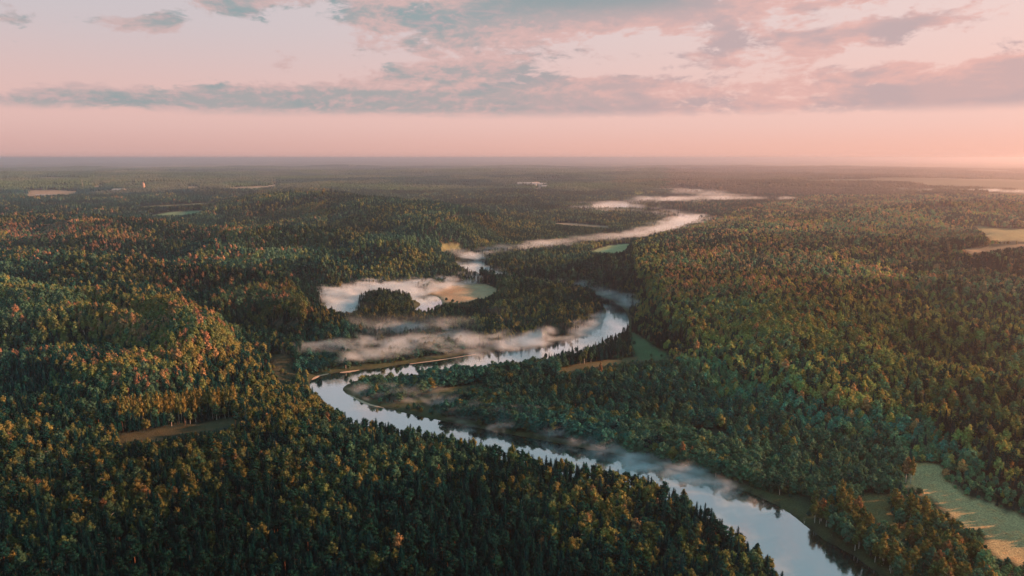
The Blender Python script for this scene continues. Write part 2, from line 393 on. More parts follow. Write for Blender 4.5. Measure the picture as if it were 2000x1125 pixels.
def principled(name, color=(0.5, 0.5, 0.5), rough=0.9, spec=0.2):
    m = D.materials.new(name); m.use_nodes = True; n = NT(m.node_tree)
    b = m.node_tree.nodes['Principled BSDF']
    b.inputs['Base Color'].default_value = (*color, 1); b.inputs['Roughness'].default_value = rough
    b.inputs['Specular IOR Level'].default_value = spec
    return m, n, b

# ground colour
ny, nx = XX.shape
X1, Y1, Z1, W1, O1 = XX.ravel(), YY.ravel(), ZZ.ravel(), WD.ravel(), OM.ravel()
D1 = np.hypot(X1, Y1)
gc = np.empty((len(X1), 3)); t1 = fbm(X1, Y1, 90, 4, 40)[:, None]
gc[:] = np.array([0.012, 0.034, 0.030])*(1-t1)+np.array([0.035, 0.044, 0.030])*t1
farm = sstep(D1, 7000, 14000)[:, None]                    # past the modelled crowns the sheet carries the tone of the woods
ff = fbm(X1*0.5, Y1*1.6, 1500, 5, 60, 0.62)[:, None]
fc = np.array([0.02, 0.05, 0.04])*(1-ff)+np.array([0.06, 0.07, 0.04])*ff
fld = (ff > 0.66)
gapf = (fbm(X1*0.7, Y1*0.42, 1500, 3, 61, 0.5) > 0.655) & (D1 > 3700)
gc[gapf] = np.array([0.12, 0.12, 0.075])*(0.6+0.8*fbm(X1[gapf], Y1[gapf], 500, 2, 66))[:, None]
fld = fld | gapf[:, None]
fc = np.where(fld, np.array([0.17, 0.15, 0.10]), fc)
gc = gc*(1-farm)+fc*farm
bank = (sstep(W1, 26, 3)*(W1 < 60))[:, None]
gc = gc*(1-bank)+np.array([0.062, 0.075, 0.036])*bank
for i, (P, c) in enumerate(OPEN):
    m = O1 == i; gc[m] = np.array(c)*(0.8+0.45*fbm(X1[m], Y1[m], 30, 3, 8))[:, None]
gc[W1 < 0.5] = (0.03, 0.035, 0.025)

mg, n, b = principled('ground_cover', rough=0.95)
ca = n.new('ShaderNodeAttribute', attribute_name='tone'); gt = n.new('ShaderNodeNewGeometry')
n1 = n.noise(gt.outputs['Position'], 0.045, 4, 0.6); n2 = n.noise(gt.outputs['Position'], 1.3, 6, 0.7); n3 = n.noise(gt.outputs['Position'], 0.16, 4, 0.6, 0.8)
fac = n.m('ADD', n.m('MULTIPLY', n1, 0.9), n.m('MULTIPLY', n.smooth(n2, 0.25, 0.75), 1.1))
c = n.mix(1.0, ca.outputs['Color'], n.xyz(fac, fac, fac), 'MULTIPLY')
c = n.mix(n.smooth(n3, 0.52, 0.68, 0.0, 0.45), c, n.mix(1.0, c, (1.5, 0.95, 0.7), 'MULTIPLY'))
n.l.new(c, b.inputs['Base Color'])
bp = n.new('ShaderNodeBump'); bp.inputs['Strength'].default_value = 0.7; bp.inputs['Distance'].default_value = 0.9
n.l.new(n2, bp.inputs['Height']); n.l.new(bp.outputs[0], b.inputs['Normal'])

idx = np.arange(ny*nx).reshape(ny, nx)
Fq = np.stack([idx[:-1, :-1], idx[:-1, 1:], idx[1:, 1:], idx[1:, :-1]], -1).reshape(-1, 4)
terr = mesh_obj('ground', np.stack([X1, Y1, Z1], 1), Fq, [mg], True)
attr_color(terr.data, 'tone', gc)
tag(terr, kind='structure')

# water surface: only where there is water
mw, n, b = principled('river_surface', (0.02, 0.035, 0.035), 0.08, 1.0)
b.inputs['IOR'].default_value = 1.6
gt = n.new('ShaderNodeNewGeometry')
glo = n.new('ShaderNodeBsdfGlossy'); glo.inputs['Color'].default_value = (0.90, 0.95, 0.97, 1); glo.inputs['Roughness'].default_value = 0.09
w1 = n.noise(gt.outputs['Position'], 0.35, 3, 0.5); w2 = n.noise(gt.outputs['Position'], 0.03, 3, 0.5)
mpw = n.new('ShaderNodeMapping'); mpw.inputs['Scale'].default_value = (0.05, 0.012, 1); mpw.inputs['Rotation'].default_value = (0, 0, 0.7); n.l.new(gt.outputs['Position'], mpw.inputs[0])
n.put(glo.inputs['Roughness'], n.smooth(n.noise(mpw.outputs[0], 1.0, 5, 0.6, 0.6), 0.45, 0.68, 0.045, 0.13))
bp = n.new('ShaderNodeBump'); bp.inputs['Distance'].default_value = 0.05
n.put(bp.inputs['Strength'], n.smooth(w2, 0.4, 0.65, 0.3, 0.9)); n.l.new(w1, bp.inputs['Height'])
n.l.new(bp.outputs[0], glo.inputs['Normal']); n.l.new(bp.outputs[0], b.inputs['Normal'])
lw = n.new('ShaderNodeLayerWeight'); lw.inputs[0].default_value = 0.5
ms = n.new('ShaderNodeMixShader'); n.put(ms.inputs[0], n.smooth(lw.outputs['Facing'], 0.2, 0.85, 0.45, 0.85))
n.l.new(b.outputs[0], ms.inputs[1]); n.l.new(glo.outputs[0], ms.inputs[2])
n.l.new(ms.outputs[0], m_out.inputs[0]) if (m_out := next(q for q in n.n if q.type == 'OUTPUT_MATERIAL')) else None
wet = (WD < 9)
qm = (wet[:-1, :-1] | wet[:-1, 1:] | wet[1:, 1:] | wet[1:, :-1]).ravel()
Fw = Fq[qm]; used, inv = np.unique(Fw, return_inverse=True)
Zw = np.where(D1[used] > 5000, 1.5, np.where(D1[used] > 1500, 0.6, 0.0))
# distant lakes lie level with their shores
Zl = np.where(D1[used] > 3500, Z1[used].clip(0, None)*0+0.6, Zw)
wo = mesh_obj('river_water', np.stack([X1[used], Y1[used], np.zeros(len(used))], 1), inv.reshape(-1, 4), [mw])
tag(wo, kind='structure')

# ------------------------------------------------------------------ tree meshes
def bark_mat(name, c1, c2, scale=3.0):
    m, n, b = principled(name, c1, 0.9)
    tcn = n.new('ShaderNodeTexCoord')
    mp = n.new('ShaderNodeMapping'); mp.inputs['Scale'].default_value = (1, 1, 2.2); n.l.new(tcn.outputs['Object'], mp.inputs[0])
    f = n.noise(mp.outputs[0], scale, 3, 0.6)
    n.l.new(n.mix(n.smooth(f, 0.5, 0.62), c1, c2), b.inputs['Base Color']); return m
BARK = {'dark': bark_mat('bark_dark', (0.07, 0.055, 0.045), (0.035, 0.03, 0.025)), 'white': bark_mat('bark_birch', (0.62, 0.58, 0.52), (0.10, 0.09, 0.08)),
        'pine': bark_mat('bark_pine', (0.22, 0.11, 0.06), (0.09, 0.06, 0.045))}
def leaf_mat():
    m = D.materials.new('foliage'); m.use_nodes = True; n = NT(m.node_tree); n.n.clear()
    o = n.new('ShaderNodeOutputMaterial'); at_ = n.new('ShaderNodeAttribute', attribute_type='INSTANCER', attribute_name='tint')
    tcn = n.new('ShaderNodeTexCoord')
    f = n.noise(tcn.outputs['Object'], 0.75, 3, 0.6)
    k = n.smooth(f, 0.3, 0.7, 0.62, 1.42)
    c = n.mix(1.0, at_.outputs['Color'], n.xyz(k, k, n.m('MULTIPLY', k, 0.95)), 'MULTIPLY')
    df = n.new('ShaderNodeBsdfDiffuse'); tr = n.new('ShaderNodeBsdfTranslucent'); n.l.new(c, df.inputs[0])
    n.l.new(n.mix(1.0, c, (1.2, 1.0, 0.8), 'MULTIPLY'), tr.inputs[0])
    mx = n.new('ShaderNodeMixShader'); mx.inputs[0].default_value = 0.22
    n.l.new(df.outputs[0], mx.inputs[1]); n.l.new(tr.outputs[0], mx.inputs[2]); n.l.new(mx.outputs[0], o.inputs[0]); return m
LEAF = leaf_mat()

import bmesh
def _ico(sub):
    bm = bmesh.new(); bmesh.ops.create_icosphere(bm, subdivisions=sub, radius=1.0)
    V = np.array([v.co[:] for v in bm.verts]); F = [tuple(v.index for v in f.verts) for f in bm.faces]; bm.free(); return V, F
ICO = {1: _ico(1), 2: _ico(2)}
class MB:
    def __init__(s): s.v = []; s.f = []
    def add(s, V, F):
        o = len(s.v); s.v += [tuple(map(float, q)) for q in V]; s.f += [tuple(i+o for i in f) for f in F]
    def blob(s, c, r, sub, R, amp=0.22):
        V, F = ICO[sub]; k = R.random(len(V))*2*amp+1-amp
        s.add(V*k[:, None]*np.array(r)+np.array(c), F)
    def leaves(s, c, r, n, size, R, lo=0.85, hi=1.15, zmin=-0.6):
        for _ in range(n):
            d = R.normal(size=3); d /= np.linalg.norm(d)
            if d[2] < zmin: d[2] = -d[2]
            p = np.array(c)+d*np.array(r)*R.uniform(lo, hi)
            nr = d+R.normal(size=3)*0.55; nr /= np.linalg.norm(nr)
            a = np.cross(nr, R.normal(size=3)); a /= np.linalg.norm(a); b_ = np.cross(nr, a)
            q = size*R.uniform(0.6, 1.25)
            s.add([p+a*q*R.uniform(.5, 1), p+b_*q*R.uniform(.4, .9), p-a*q*R.uniform(.5, 1), p-b_*q*R.uniform(.4, .9)], [(0, 1, 2, 3)])
    def tube(s, p0, p1, r0, r1, k=6):
        p0, p1 = np.array(p0, float), np.array(p1, float); d = p1-p0; d /= np.linalg.norm(d)
        a = np.cross(d, [0.3, 0.9, 0.1]); a /= np.linalg.norm(a); b_ = np.cross(d, a)
        V = [p0+(a*math.cos(t)+b_*math.sin(t))*r0 for t in np.arange(k)*2*math.pi/k]+[p1+(a*math.cos(t)+b_*math.sin(t))*r1 for t in np.arange(k)*2*math.pi/k]
        s.add(V, [(i, (i+1) % k, k+(i+1) % k, k+i) for i in range(k)]+[tuple(range(k, 2*k))])
def trunk_mb(h, r, R, limbs=4, base=0.4):
    m = MB(); lean = R.normal(size=2)*0.25
    m.tube((0, 0, -1.5), (lean[0]*.5, lean[1]*.5, h*0.5), r, r*0.72); m.tube((lean[0]*.5, lean[1]*.5, h*0.5), (lean[0], lean[1], h*0.93), r*0.72, r*0.2)
    for i in range(limbs):
        t = R.uniform(base, 0.85); a = R.uniform(0, 6.28); L = h*0.14
        m.tube((lean[0]*t, lean[1]*t, h*t), (math.cos(a)*L, math.sin(a)*L, h*t+L*0.8), r*0.35, r*0.1, 4)
    return m
def make_tree(kind, lod, R):
    c = MB()
    if kind == 'spruce':
        h = 19.5; r = 2.8; tiers = 12 if lod == 0 else 5
        for i in range(tiers):
            t = i/tiers; z = 2.6+(h-2.6)*t; rr = r*(1-t)**0.85*R.uniform(0.86, 1.12)+0.18; kk = 9 if lod == 0 else 6; dz = (h-2.6)/tiers*1.55
            ph = R.uniform(0, 6.28); V = [(0, 0, min(z+dz, h+0.6))]
            for j in range(2*kk):
                a = ph+math.pi*j/kk; q = rr*(R.uniform(0.85, 1.22) if j % 2 == 0 else R.uniform(0.42, 0.6))
                V.append((math.cos(a)*q, math.sin(a)*q, z+(R.uniform(-.5, .1) if j % 2 == 0 else dz*0.3)))
            c.add(V, [(0, 1+j, 1+(j+1) % (2*kk)) for j in range(2*kk)])
            if lod == 0:
                for j in range(7):
                    a = R.uniform(0, 6.28); q = rr*R.uniform(0.6, 1.05); s_ = 0.35+0.5*(1-t)
                    p = np.array([math.cos(a)*q, math.sin(a)*q, z+R.uniform(0, dz*.6)]); o = np.array([math.cos(a), math.sin(a), -0.35])*s_*1.5; w = np.array([-math.sin(a), math.cos(a), 0])*s_*0.7
                    c.add([p-w*.4, p+o*0.5-w, p+o, p+o*0.5+w], [(0, 1, 2, 3)])
        tr = trunk_mb(h, 0.3, R, 0)
    else:
        P = {'birch': dict(h=18.5, z0=5.6, r=2.7, n=9, bark='white', sh='col', q=.62), 'broadleaf': dict(h=16.5, z0=4.2, r=4.1, n=10, bark='dark', sh='dome', q=.74),
             'willow': dict(h=9.5, z0=1.2, r=3.7, n=9, bark='dark', sh='dome', q=.66), 'pine': dict(h=19, z0=10.5, r=2.9, n=8, bark='pine', sh='pine', q=.60)}[kind]
        h, z0, r = P['h'], P['z0'], P['r']; H = h-z0
        if lod == 0:
            for i in range(P['n']):
                t = (i+0.5)/P['n']; a = i*2.4+R.uniform(-.4, .4); z = z0+H*(0.10+0.80*t)
                if P['sh'] == 'col': env = r*(math.sin(math.pi*min(1, 0.18+0.80*t)))**0.7; off = env*0.42; lr = (env*0.72, env*0.72, H*0.155)
                elif P['sh'] == 'pine': env = r*(1-abs(t-0.45)*0.7); off = env*0.5; lr = (env*0.62, env*0.62, H*0.13)
                else: env = r*math.sqrt(max(0.12, 1-(max(t-0.35, 0)/0.65)**2*0.85)); off = env*0.52; lr = (env*0.58, env*0.58, H*0.20)
                if i == P['n']-1: off *= 0.2
                cc = (math.cos(a)*off, math.sin(a)*off, z+R.uniform(-.3, .3)); lr = tuple(q*R.uniform(0.82, 1.15) for q in lr)
                c.blob(cc, tuple(q*0.80 for q in lr), 1, R, 0.16)
                c.leaves(cc, lr, 34, P['q'], R, 0.80, 1.22)
        else:
            nb = 3
            for i in range(nb):
                t = (i+0.5)/nb; a = i*2.2+R.uniform(-.5, .5); env = r*(0.95 if t < 0.7 else 0.68)
                c.blob((math.cos(a)*env*.33, math.sin(a)*env*.33, z0+H*(0.15+0.72*t)), (env*0.78, env*0.78, H*0.27), 1, R, 0.26)
            c.leaves((0, 0, z0+H*.52), (r*0.95, r*0.95, H*.5), 26, P['q']*1.5, R, 0.8, 1.15)
        tr = trunk_mb(h, {'birch': .3, 'broadleaf': .34, 'willow': .22, 'pine': .26}[kind], R, 4 if lod == 0 else 0, z0/h)
    return c, tr
BK = {'spruce': 'dark', 'birch': 'white', 'broadleaf': 'dark', 'willow': 'dark', 'pine': 'pine'}
KINDS = ['spruce', 'birch', 'broadleaf', 'willow', 'pine']
NV0, NV1 = 6, 4
hold = {}; crowns = {}; trunks = {}
for ki, k in enumerate(KINDS):
    cl = D.collections.new('sources_'+k); hold[k] = cl; crowns[k] = []; trunks[k] = []
    for v in range(NV0+NV1):
        R = np.random.default_rng(100*ki+v); lod = 0 if v < NV0 else 1
        c, tr = make_tree(k, lod, R)
        J = MB(); J.add(c.v, c.f); nc = len(c.f); J.add(tr.v, tr.f)
        o = mesh_obj('%s_source_%02d' % (k, v), J.v, J.f, [LEAF, BARK[BK[k]]], link=False)
        o.data.polygons.foreach_set('material_index', [0]*nc+[1]*(len(J.f)-nc)); cl.objects.link(o)
        if lod == 0:
            mc = D.meshes.new('crown'); mc.from_pydata(c.v, [], c.f); mc.materials.append(LEAF); crowns[k].append(mc)
            mt = D.meshes.new('trunk'); mt.from_pydata(tr.v, [], tr.f); mt.materials.append(BARK[BK[k]]); trunks[k].append(mt)
# wooded blocks for the far distance: many small crowns joined, 70 m across
cl = D.collections.new('sources_block'); hold['block'] = cl
for v in range(5):
    R = np.random.default_rng(900+v); J = MB()
    for i in range(7):
        for j in range(7):
            x, y = (i-3+R.uniform(-.45, .45))*11, (j-3+R.uniform(-.45, .45))*11; s_ = R.uniform(.75, 1.2)
            if R.random() < 0.45: 
                J.tube((x, y, -6), (x, y, 21*s_), 5.0*s_, 0.3, 5)
            else: J.blob((x, y, 10*s_), (6.2*s_, 6.2*s_, 8.5*s_), 1, R, 0.25)
    o = mesh_obj('block_source_%02d' % v, J.v, J.f, [LEAF], link=False); cl.objects.link(o)

# ------------------------------------------------------------------ where the trees stand
HALF = math.radians(50); TS = 0.56
def scatter(r0, r1, cell):
    gx = np.arange(-r1, r1, cell); gy = np.arange(40, r1, cell)
    A, B = np.meshgrid(gx, gy); A = A.ravel(); B = B.ravel()
    A = A+rng.uniform(-.46, .46, len(A))*cell; B = B+rng.uniform(-.46, .46, len(B))*cell
    dd = np.hypot(A, B); m = (dd > r0) & (dd < r1) & (np.abs(np.arctan2(A, B)) < HALF)
    return A[m], B[m]
def zone_fields(X, Y, Z):
    px, py = project(X, Y, Z)
    vd = dist_line(X, Y, valley, True); vin = inside(X, Y, valley)
    return px, py, np.where(vin, -vd, vd)
C = lambda *a: np.array(a)
SPR, SPR2, PIN = C(.004, .036, .041), C(.008, .053, .056), C(.014, .062, .054)
YEL, ORA, RED, YGR, GRN, TEA, BRN = C(.21, .185, .068), C(.32, .195, .105), C(.31, .175, .11), C(.135, .165, .068), C(.070, .140, .090), C(.036, .135, .115), C(.18, .135, .085)
def plant(X, Y, cell):
    Z = height(X, Y); wd = water_sd(X, Y); px, py, vd = zone_fields(X, Y, Z)
    N = len(X); u = rng.random(N); u2 = rng.random(N); dd = np.hypot(X, Y)
    left = px < 640
    a = fbm(X, Y, 120, 3, 200); b_ = fbm(X, Y, 45, 3, 210); c_ = fbm(X, Y, 260, 3, 220)
    relief = Z - height(X+60, Y, np.full(N, 1e6))*0.0
    hi = sstep(Z, 12, 32)
    # share of deciduous trees: crests and the right-hand slopes carry most of them
    dec = 0.30+0.9*(a-0.5)+0.55*(b_-0.5)
    nb = sorted(near_bank); ybank = np.interp(px, [q[0] for q in nb], [q[1] for q in nb], left=800)
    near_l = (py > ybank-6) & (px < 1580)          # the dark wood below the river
    dec = np.where(left & (py < 800), 0.06+0.62*hi+1.6*(a-0.5)+0.6*(b_-.5), dec)
    dec = np.where(near_l & (px < 1560), 0.13+1.5*(a-0.5)+1.0*(b_-0.5)+0.45*np.exp(-((px-560)/170)**2-((py-850)/45)**2), dec)
    rightS = (px > 1240) & (vd > -30) & ~near_l
    dec = np.where(rightS, 0.62+1.2*(a-0.5)+0.3*(b_-.5), dec)
    cent = (vd < 0) & (py < 700)
    dec = np.where(cent, 0.42+1.2*(b_-0.5), dec)
    sprtop = (px > 980) & (px < 1260) & (py < 735) & (py > 640)
    dec = np.where(sprtop, dec*0.6, dec)
    flood = (vd < 0) & (px > 660) & (py > 715) & ~near_l & (wd > 0)
    dec = np.where(flood, 0.93, dec)
    bankside = (vd < 0) & (py > 640) & (py < 735) & (px < 900)
    dec = np.where(bankside, 0.85, dec)
    isd = u < dec
    kind = np.zeros(N, int)
    kind[~isd] = np.where(u2[~isd] < 0.62, 0, 4)
    kind[isd] = np.where(u2[isd] < 0.58, 1, 2)
    kind = np.where(rightS & isd, np.where(u2 < 0.30, 1, 2), kind)
    kind = np.where((flood | bankside) & isd, np.where(u2 < 0.10, 1, np.where(u2 < 0.42, 2, 3)), kind)
    H0 = np.array([19.5, 18.5, 16.5, 9.5, 19.])[kind]
    scl = rng.normal(0.92, 0.20, N).clip(0.45, 1.55)*np.where(rightS, 1.02, 1.0)
    scl *= 0.85+0.3*c_
    scl = np.where(cent | bankside | flood, scl*0.88, scl)
    gg0 = np.zeros(N, bool)
    scl = np.where(cent & (px > 940) & (px < 1240) & (py > 540) & (py < 625), scl*1.45, scl)
    # tints
    w = rng.random(N); w2 = fbm(X, Y, 55, 2, 230)+rng.normal(0, .10, N)
    T_ = np.empty((N, 3)); T_[:] = SPR
    T_ = np.where(((kind == 0) & (w > 0.6))[:, None], SPR2, T_); T_ = np.where((kind == 4)[:, None], PIN, T_)
    dcol = np.where((w2 > 0.69)[:, None], YEL, np.where((w2 > 0.47)[:, None], YGR, GRN))
    oraz = left & (py < 800)
    of = (0.03+0.55*hi*sstep(fbm(X, Y, 80, 2, 260), 0.38, 0.62))*sstep(px, 720, 160)+0.02
    dcol = np.where((oraz & (w < of))[:, None], np.where((w2 > .5)[:, None], ORA, RED), dcol)
    far_r = (px > 1300) & (py < 590)
    dcol = np.where((far_r & (w < 0.5))[:, None], np.where((w2 > .5)[:, None], RED*0.8, BRN), dcol)  # far right crowns reddened: pink of the haze put into the leaf colour
    dcol = np.where((rightS & ~far_r & (w < 0.10))[:, None], ORA*0.7, dcol)
    dcol = np.where((rightS & ~far_r & (w > 0.45))[:, None], np.where((w > .72)[:, None], YEL*0.9, YGR*1.15), dcol)
    dcol = np.where((near_l & (w < 0.24))[:, None], YEL*0.95, np.where((near_l & (w < 0.26))[:, None], ORA*0.8, dcol))
    fl = (flood | bankside)
    dcol = np.where((fl & (w > 0.12))[:, None], np.where((w2 > 0.5)[:, None], TEA, GRN), dcol)
    dcol = np.where((fl & (w < 0.05))[:, None], YEL, dcol)
    T_ = np.where((kind % 4 != 0)[:, None], dcol, T_)
    st = (0.72+0.56*sstep(fbm(X, Y, 170, 3, 270), .3, .7))[:, None]
    hedge = (px > 1780) & (py > 930) & (vd < 60) & ~gg0
    scl = np.where(hedge, scl*0.6, scl)
    T_ = np.where(rightS[:, None] & (kind % 4 != 0)[:, None], T_*np.array([1.85, 1.75, 1.5]), T_)  # right-hand slope: sunlit brightness painted into the leaf tint
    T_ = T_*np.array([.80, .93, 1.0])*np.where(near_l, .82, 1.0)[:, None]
    T_ = T_*st*rng.uniform(0.75, 1.28, (N, 1))*rng.uniform(0.93, 1.07, (N, 3))
    g1 = inside(px, py, [(1575, 985), (1650, 995), (1700, 1030), (1760, 1085), (1800, 1140), (1740, 1180), (1690, 1115), (1640, 1068), (1590, 1028)]) & (wd > 3)
    g2 = inside(px, py, [(1745, 1000), (1780, 990), (1820, 1015), (1870, 1060), (1940, 1130), (1960, 1190), (1840, 1190), (1790, 1090), (1750, 1050)])
    gg = (g1 | g2); gb = gg & (u2 < .72)
    kind = np.where(gb, 1, np.where(gg, 2, kind)); scl = np.where(gg, rng.uniform(.85, 1.35, N), scl)
    T_ = np.where(gb[:, None], np.where((w < .12)[:, None], ORA*.85, np.where((w < .5)[:, None], YGR, YEL))*rng.uniform(.6, 1.05, (N, 1)), T_)
    fl = flood | bankside; fl = fl & ~gg
    # keep
    scl = scl*TS
    Hh = H0*scl
    keep = (wd > 2.5) & (dd > 190)
    farbank = fl & (wd < 42) & (px < 1480)
    kind = np.where(farbank & (u > .06), 3, kind); scl = np.where(farbank & (u > .06), rng.uniform(.35, .75, N)*np.where(px > 820, 1.55, 1.0), scl)
    Hh = np.array([19.5, 18.5, 16.5, 9.5, 19.])[kind]*scl
    keep &= ~((wd < np.where(px > 850, 6.5, 11)) & fl & (u > 0.1)) & ~((wd < 8) & cent & (u < 0.7))
    keep &= ~(flood & (fbm(X, Y, 30, 2, 330) < 0.24))
    blk = blocks_view(X, Y, Z, Hh)
    low = blk & ~blocks_view(X, Y, Z, Hh*0.55) & (dd < 1200)
    scl = np.where(low & ~gg, scl*0.55, scl)
    keep &= ~(blk & ~low & ~gg); keep &= ~(gg & (u > .62))
    m = keep
    return dict(x=X[m], y=Y[m], z=Z[m]-0.2, k=kind[m], s=scl[m], t=T_[m], d=dd[m], px=px[m], py=py[m], wd=wd[m], vd=vd[m], fl=fl[m], h=Hh[m])
parts = []
for (r0, r1, cell) in ((190, 950, 2.9), (950, 2000, 3.9), (2000, 3600, 6.2)):
    X, Y = scatter(r0, r1, cell); parts.append(plant(X, Y, cell))
    if cell > 6: parts[-1]['s'] *= 1.45
    elif cell > 3.5: parts[-1]['s'] *= 1.18
TR = {k: np.concatenate([p[k] for p in parts]) for k in parts[0]}
# low willow scrub and saplings on the river flat and along the banks
X, Y = scatter(250, 1100, 3.3); wd = water_sd(X, Y); Z = height(X, Y, wd); px, py, vd = zone_fields(X, Y, Z); u = rng.random(len(X))
dn = fbm(X, Y, 22, 3, 700); omx = open_mask(X, Y, Z)
m = (vd < 25) & (wd > 3.5) & (u < sstep(dn, 0.36, 0.60)*0.75) & ((omx < 0) | ((u < 0.05) & (omx > 5))) & ~((wd < 7) & (u > 0.35))
X, Y, Z, u, wd = X[m], Y[m], Z[m], u[m], wd[m]; N = len(X)
SC = dict(x=X, y=Y, z=Z-0.3, r=rng.uniform(0, 6.28, N), s=rng.uniform(.16, .42, N), w=rng.uniform(.9, 1.5, N), v=rng.integers(0, NV0, N),
          t=np.where((rng.random(N) < .25)[:, None], YGR*0.8, np.where((rng.random(N) < .5)[:, None], TEA, GRN))*rng.uniform(.7, 1.25, (N, 1)))
TR['w'] = np.where(TR['d'] > 2000, 1.25, 1.12)*np.where(TR['k'] == 1, 1.12, 1.0)*rng.uniform(0.9, 1.18, len(TR['x']))
nT = len(TR['x']); TR['r'] = rng.uniform(0, 6.283, nT)
TR['v'] = np.where(TR['d'] < 900, rng.integers(0, NV0, nT), NV0+rng.integers(0, NV1, nT))
# hand-placed trees: the pale-trunked birch row behind the strip clearing, and others that stand out
extra = []
def add_tree(px, py, kind, h, tint, label=None, group=None, w=1.0):
    x, y, z = at_ground(px, py); H0 = [19.5, 18.5, 16.5, 9.5, 19.][KINDS.index(kind)]
    extra.append(dict(x=x, y=y, z=z-0.2, k=KINDS.index(kind), s=h/H0, w=w*H0/h*0.0+w, t=tint, label=label, group=group))
R = np.random.default_rng(5)
for i in range(46):
    f = i/45; add_tree(236+f*226+R.uniform(-3, 3), 843-f*27+R.uniform(-5, 0.5), 'birch', R.uniform(19, 23.5), (YEL if R.random() < .6 else YGR*1.2)*R.uniform(.6, 1.05), None, 'birch row', R.uniform(.55, .75))
for px, py, k, h, t, lab in [
    (1688, 1046, 'spruce', 15, SPR, 'small dark spruce standing alone among yellow birches by the meadow'),
    (1652, 1030, 'birch', 22, YEL, 'tall golden birch with bare pale stems on the bank above the floating log'),
    (1640, 1010, 'birch', 23, YEL*1.1, 'tall slim golden birch between the river and the small meadow'),
    (1672, 1032, 'birch', 19, ORA, 'broad orange-gold birch at the corner of the small meadow'),
    (1590, 1012, 'birch', 18, YGR, 'half bare grey-green birch leaning over the dark bank water'),
    (1332, 905, 'birch', 17, ORA*.9, 'tall orange birch alone on the misty far bank'),
    (1350, 912, 'birch', 14, ORA*.8, 'smaller orange birch beside the tall one on the misty bank'),
    (1172, 745, 'birch', 18, ORA*.9, 'orange birch rising from the green floodplain thicket'),
    (1778, 945, 'birch', 19, YEL*1.1, 'golden birch at the top corner of the long meadow'),
    (1768, 948, 'birch', 20, ORA, 'orange birch at the head of the long meadow'),
    (888, 755, 'spruce', 16, SPR, 'dark pointed spruce on the inner bank against the upper reach')]:
    add_tree(px, py, k, h*0.8, t*0.8, lab)
for px, py, lab in [(872, 587, 'larger dark round bush on the brown field'), (884, 589, 'small dark bush beside the larger one on the brown field')]:
    x, y, z = at_ground(px, py); extra.append(dict(x=x, y=y, z=z-1, k=3, s=0.42, w=1.3, t=SPR2, label=lab, group=None))

# ------------------------------------------------------------------ individuals: the largest of each kind in the frame
PRETTY = {0: 'spruce_tree', 1: 'birch_tree', 2: 'broadleaf_tree', 3: 'willow_tree', 4: 'pine_tree'}
NOUN = {0: 'spruce', 1: 'birch', 2: 'broadleaf tree', 3: 'willow', 4: 'pine'}
pxt, pyt = project(TR['x'], TR['y'], TR['z']+TR['h']*0.85)
inframe = (pxt > 4) & (pxt < 1996) & (pyt > 300) & (pyt < 1118)
chosen = np.zeros(nT, bool)
for k in range(5):
    c_ = np.where(inframe & (TR['k'] == k))[0]
    nE = sum(1 for e in extra if e['k'] == k)
    o = c_[np.argsort(-(TR['s'][c_]*1.0/TR['d'][c_]))][:300-nE]; chosen[o] = True
def tone_word(t):
    r, g_, b_ = t
    if r > 0.17 and g_ < r*0.85: return 'orange'
    if r > 0.12: return 'yellow'
    if r > 0.075: return 'yellow-green'
    if g_ > 0.07: return 'green'
    return 'dark green'
NB = sorted(near_bank)
def place_word(px, py, wd, d):
    """where a tree stands; px, py is the foot of its trunk"""
    near = py > np.interp(px, [q[0] for q in NB], [q[1] for q in NB], left=800)-6 and px < 1580
    reach = 'the sharp river bend' if px < 760 else 'the straight reach' if px < 1150 else 'the wide lower reach'
    if wd < 14: return ('on the wooded near bank of ' if near else 'on the open far bank of ') + reach
    if not near:
        if px > 1560 and py > 900:
            return 'between river and meadow' if px < 1700 else ('in the clump dividing the two meadows' if px < 1880 and py > 980 else 'along the upper edge of the long meadow' if py < 1010 else 'below the long meadow at the corner')
        if px < 640: return 'on the slope ' + ('behind the birch row' if px < 480 and py > 690 else 'beside the dark hollow left of the bend' if px > 450 else 'of orange ridges')
        if px > 1480 and py < 900: return 'on the slope ' + ('above the green clearing' if px < 1560 and py < 740 else 'above the long meadow' if px > 1700 else 'behind the river flat')
        return 'in the river flat woods ' + ('near the inner tip' if px < 950 else 'below the brown grass strip' if px < 1150 else 'in the middle' if px < 1350 else 'towards the meadow')
    row = 'at the bottom edge' if py > 1090 else ('just above the bottom edge' if py > 1020 else ('midway up the near wood' if py > 940 else 'high in the near wood'))
    colm = 'in the left corner' if px < 200 else ('under the strip clearing' if px < 480 else ('below the sharp bend' if px < 720 else ('left of the middle' if px < 960 else ('right of the middle' if px < 1200 else 'by the near bank'))))
    return row + ' ' + colm
def individual(x, y, z, k, s, w, rot, tint, label, group, vi):
    e = D.objects.new(PRETTY[k], None); e.empty_display_size = 2; col.objects.link(e)
    e.location = (x, y, z); e.rotation_euler = (0, 0, rot); e.scale = (s*w, s*w, s)
    tag(e, label, 'bush' if 'bush' in label else 'tree', group)
    kk = KINDS[k]
    for nm, me in (('crown', crowns[kk][vi % NV0]), ('trunk', trunks[kk][vi % NV0])):
        o = D.objects.new(nm, me); col.objects.link(o); o.parent = e
        o['tint'] = [float(q) for q in tint]
    return e
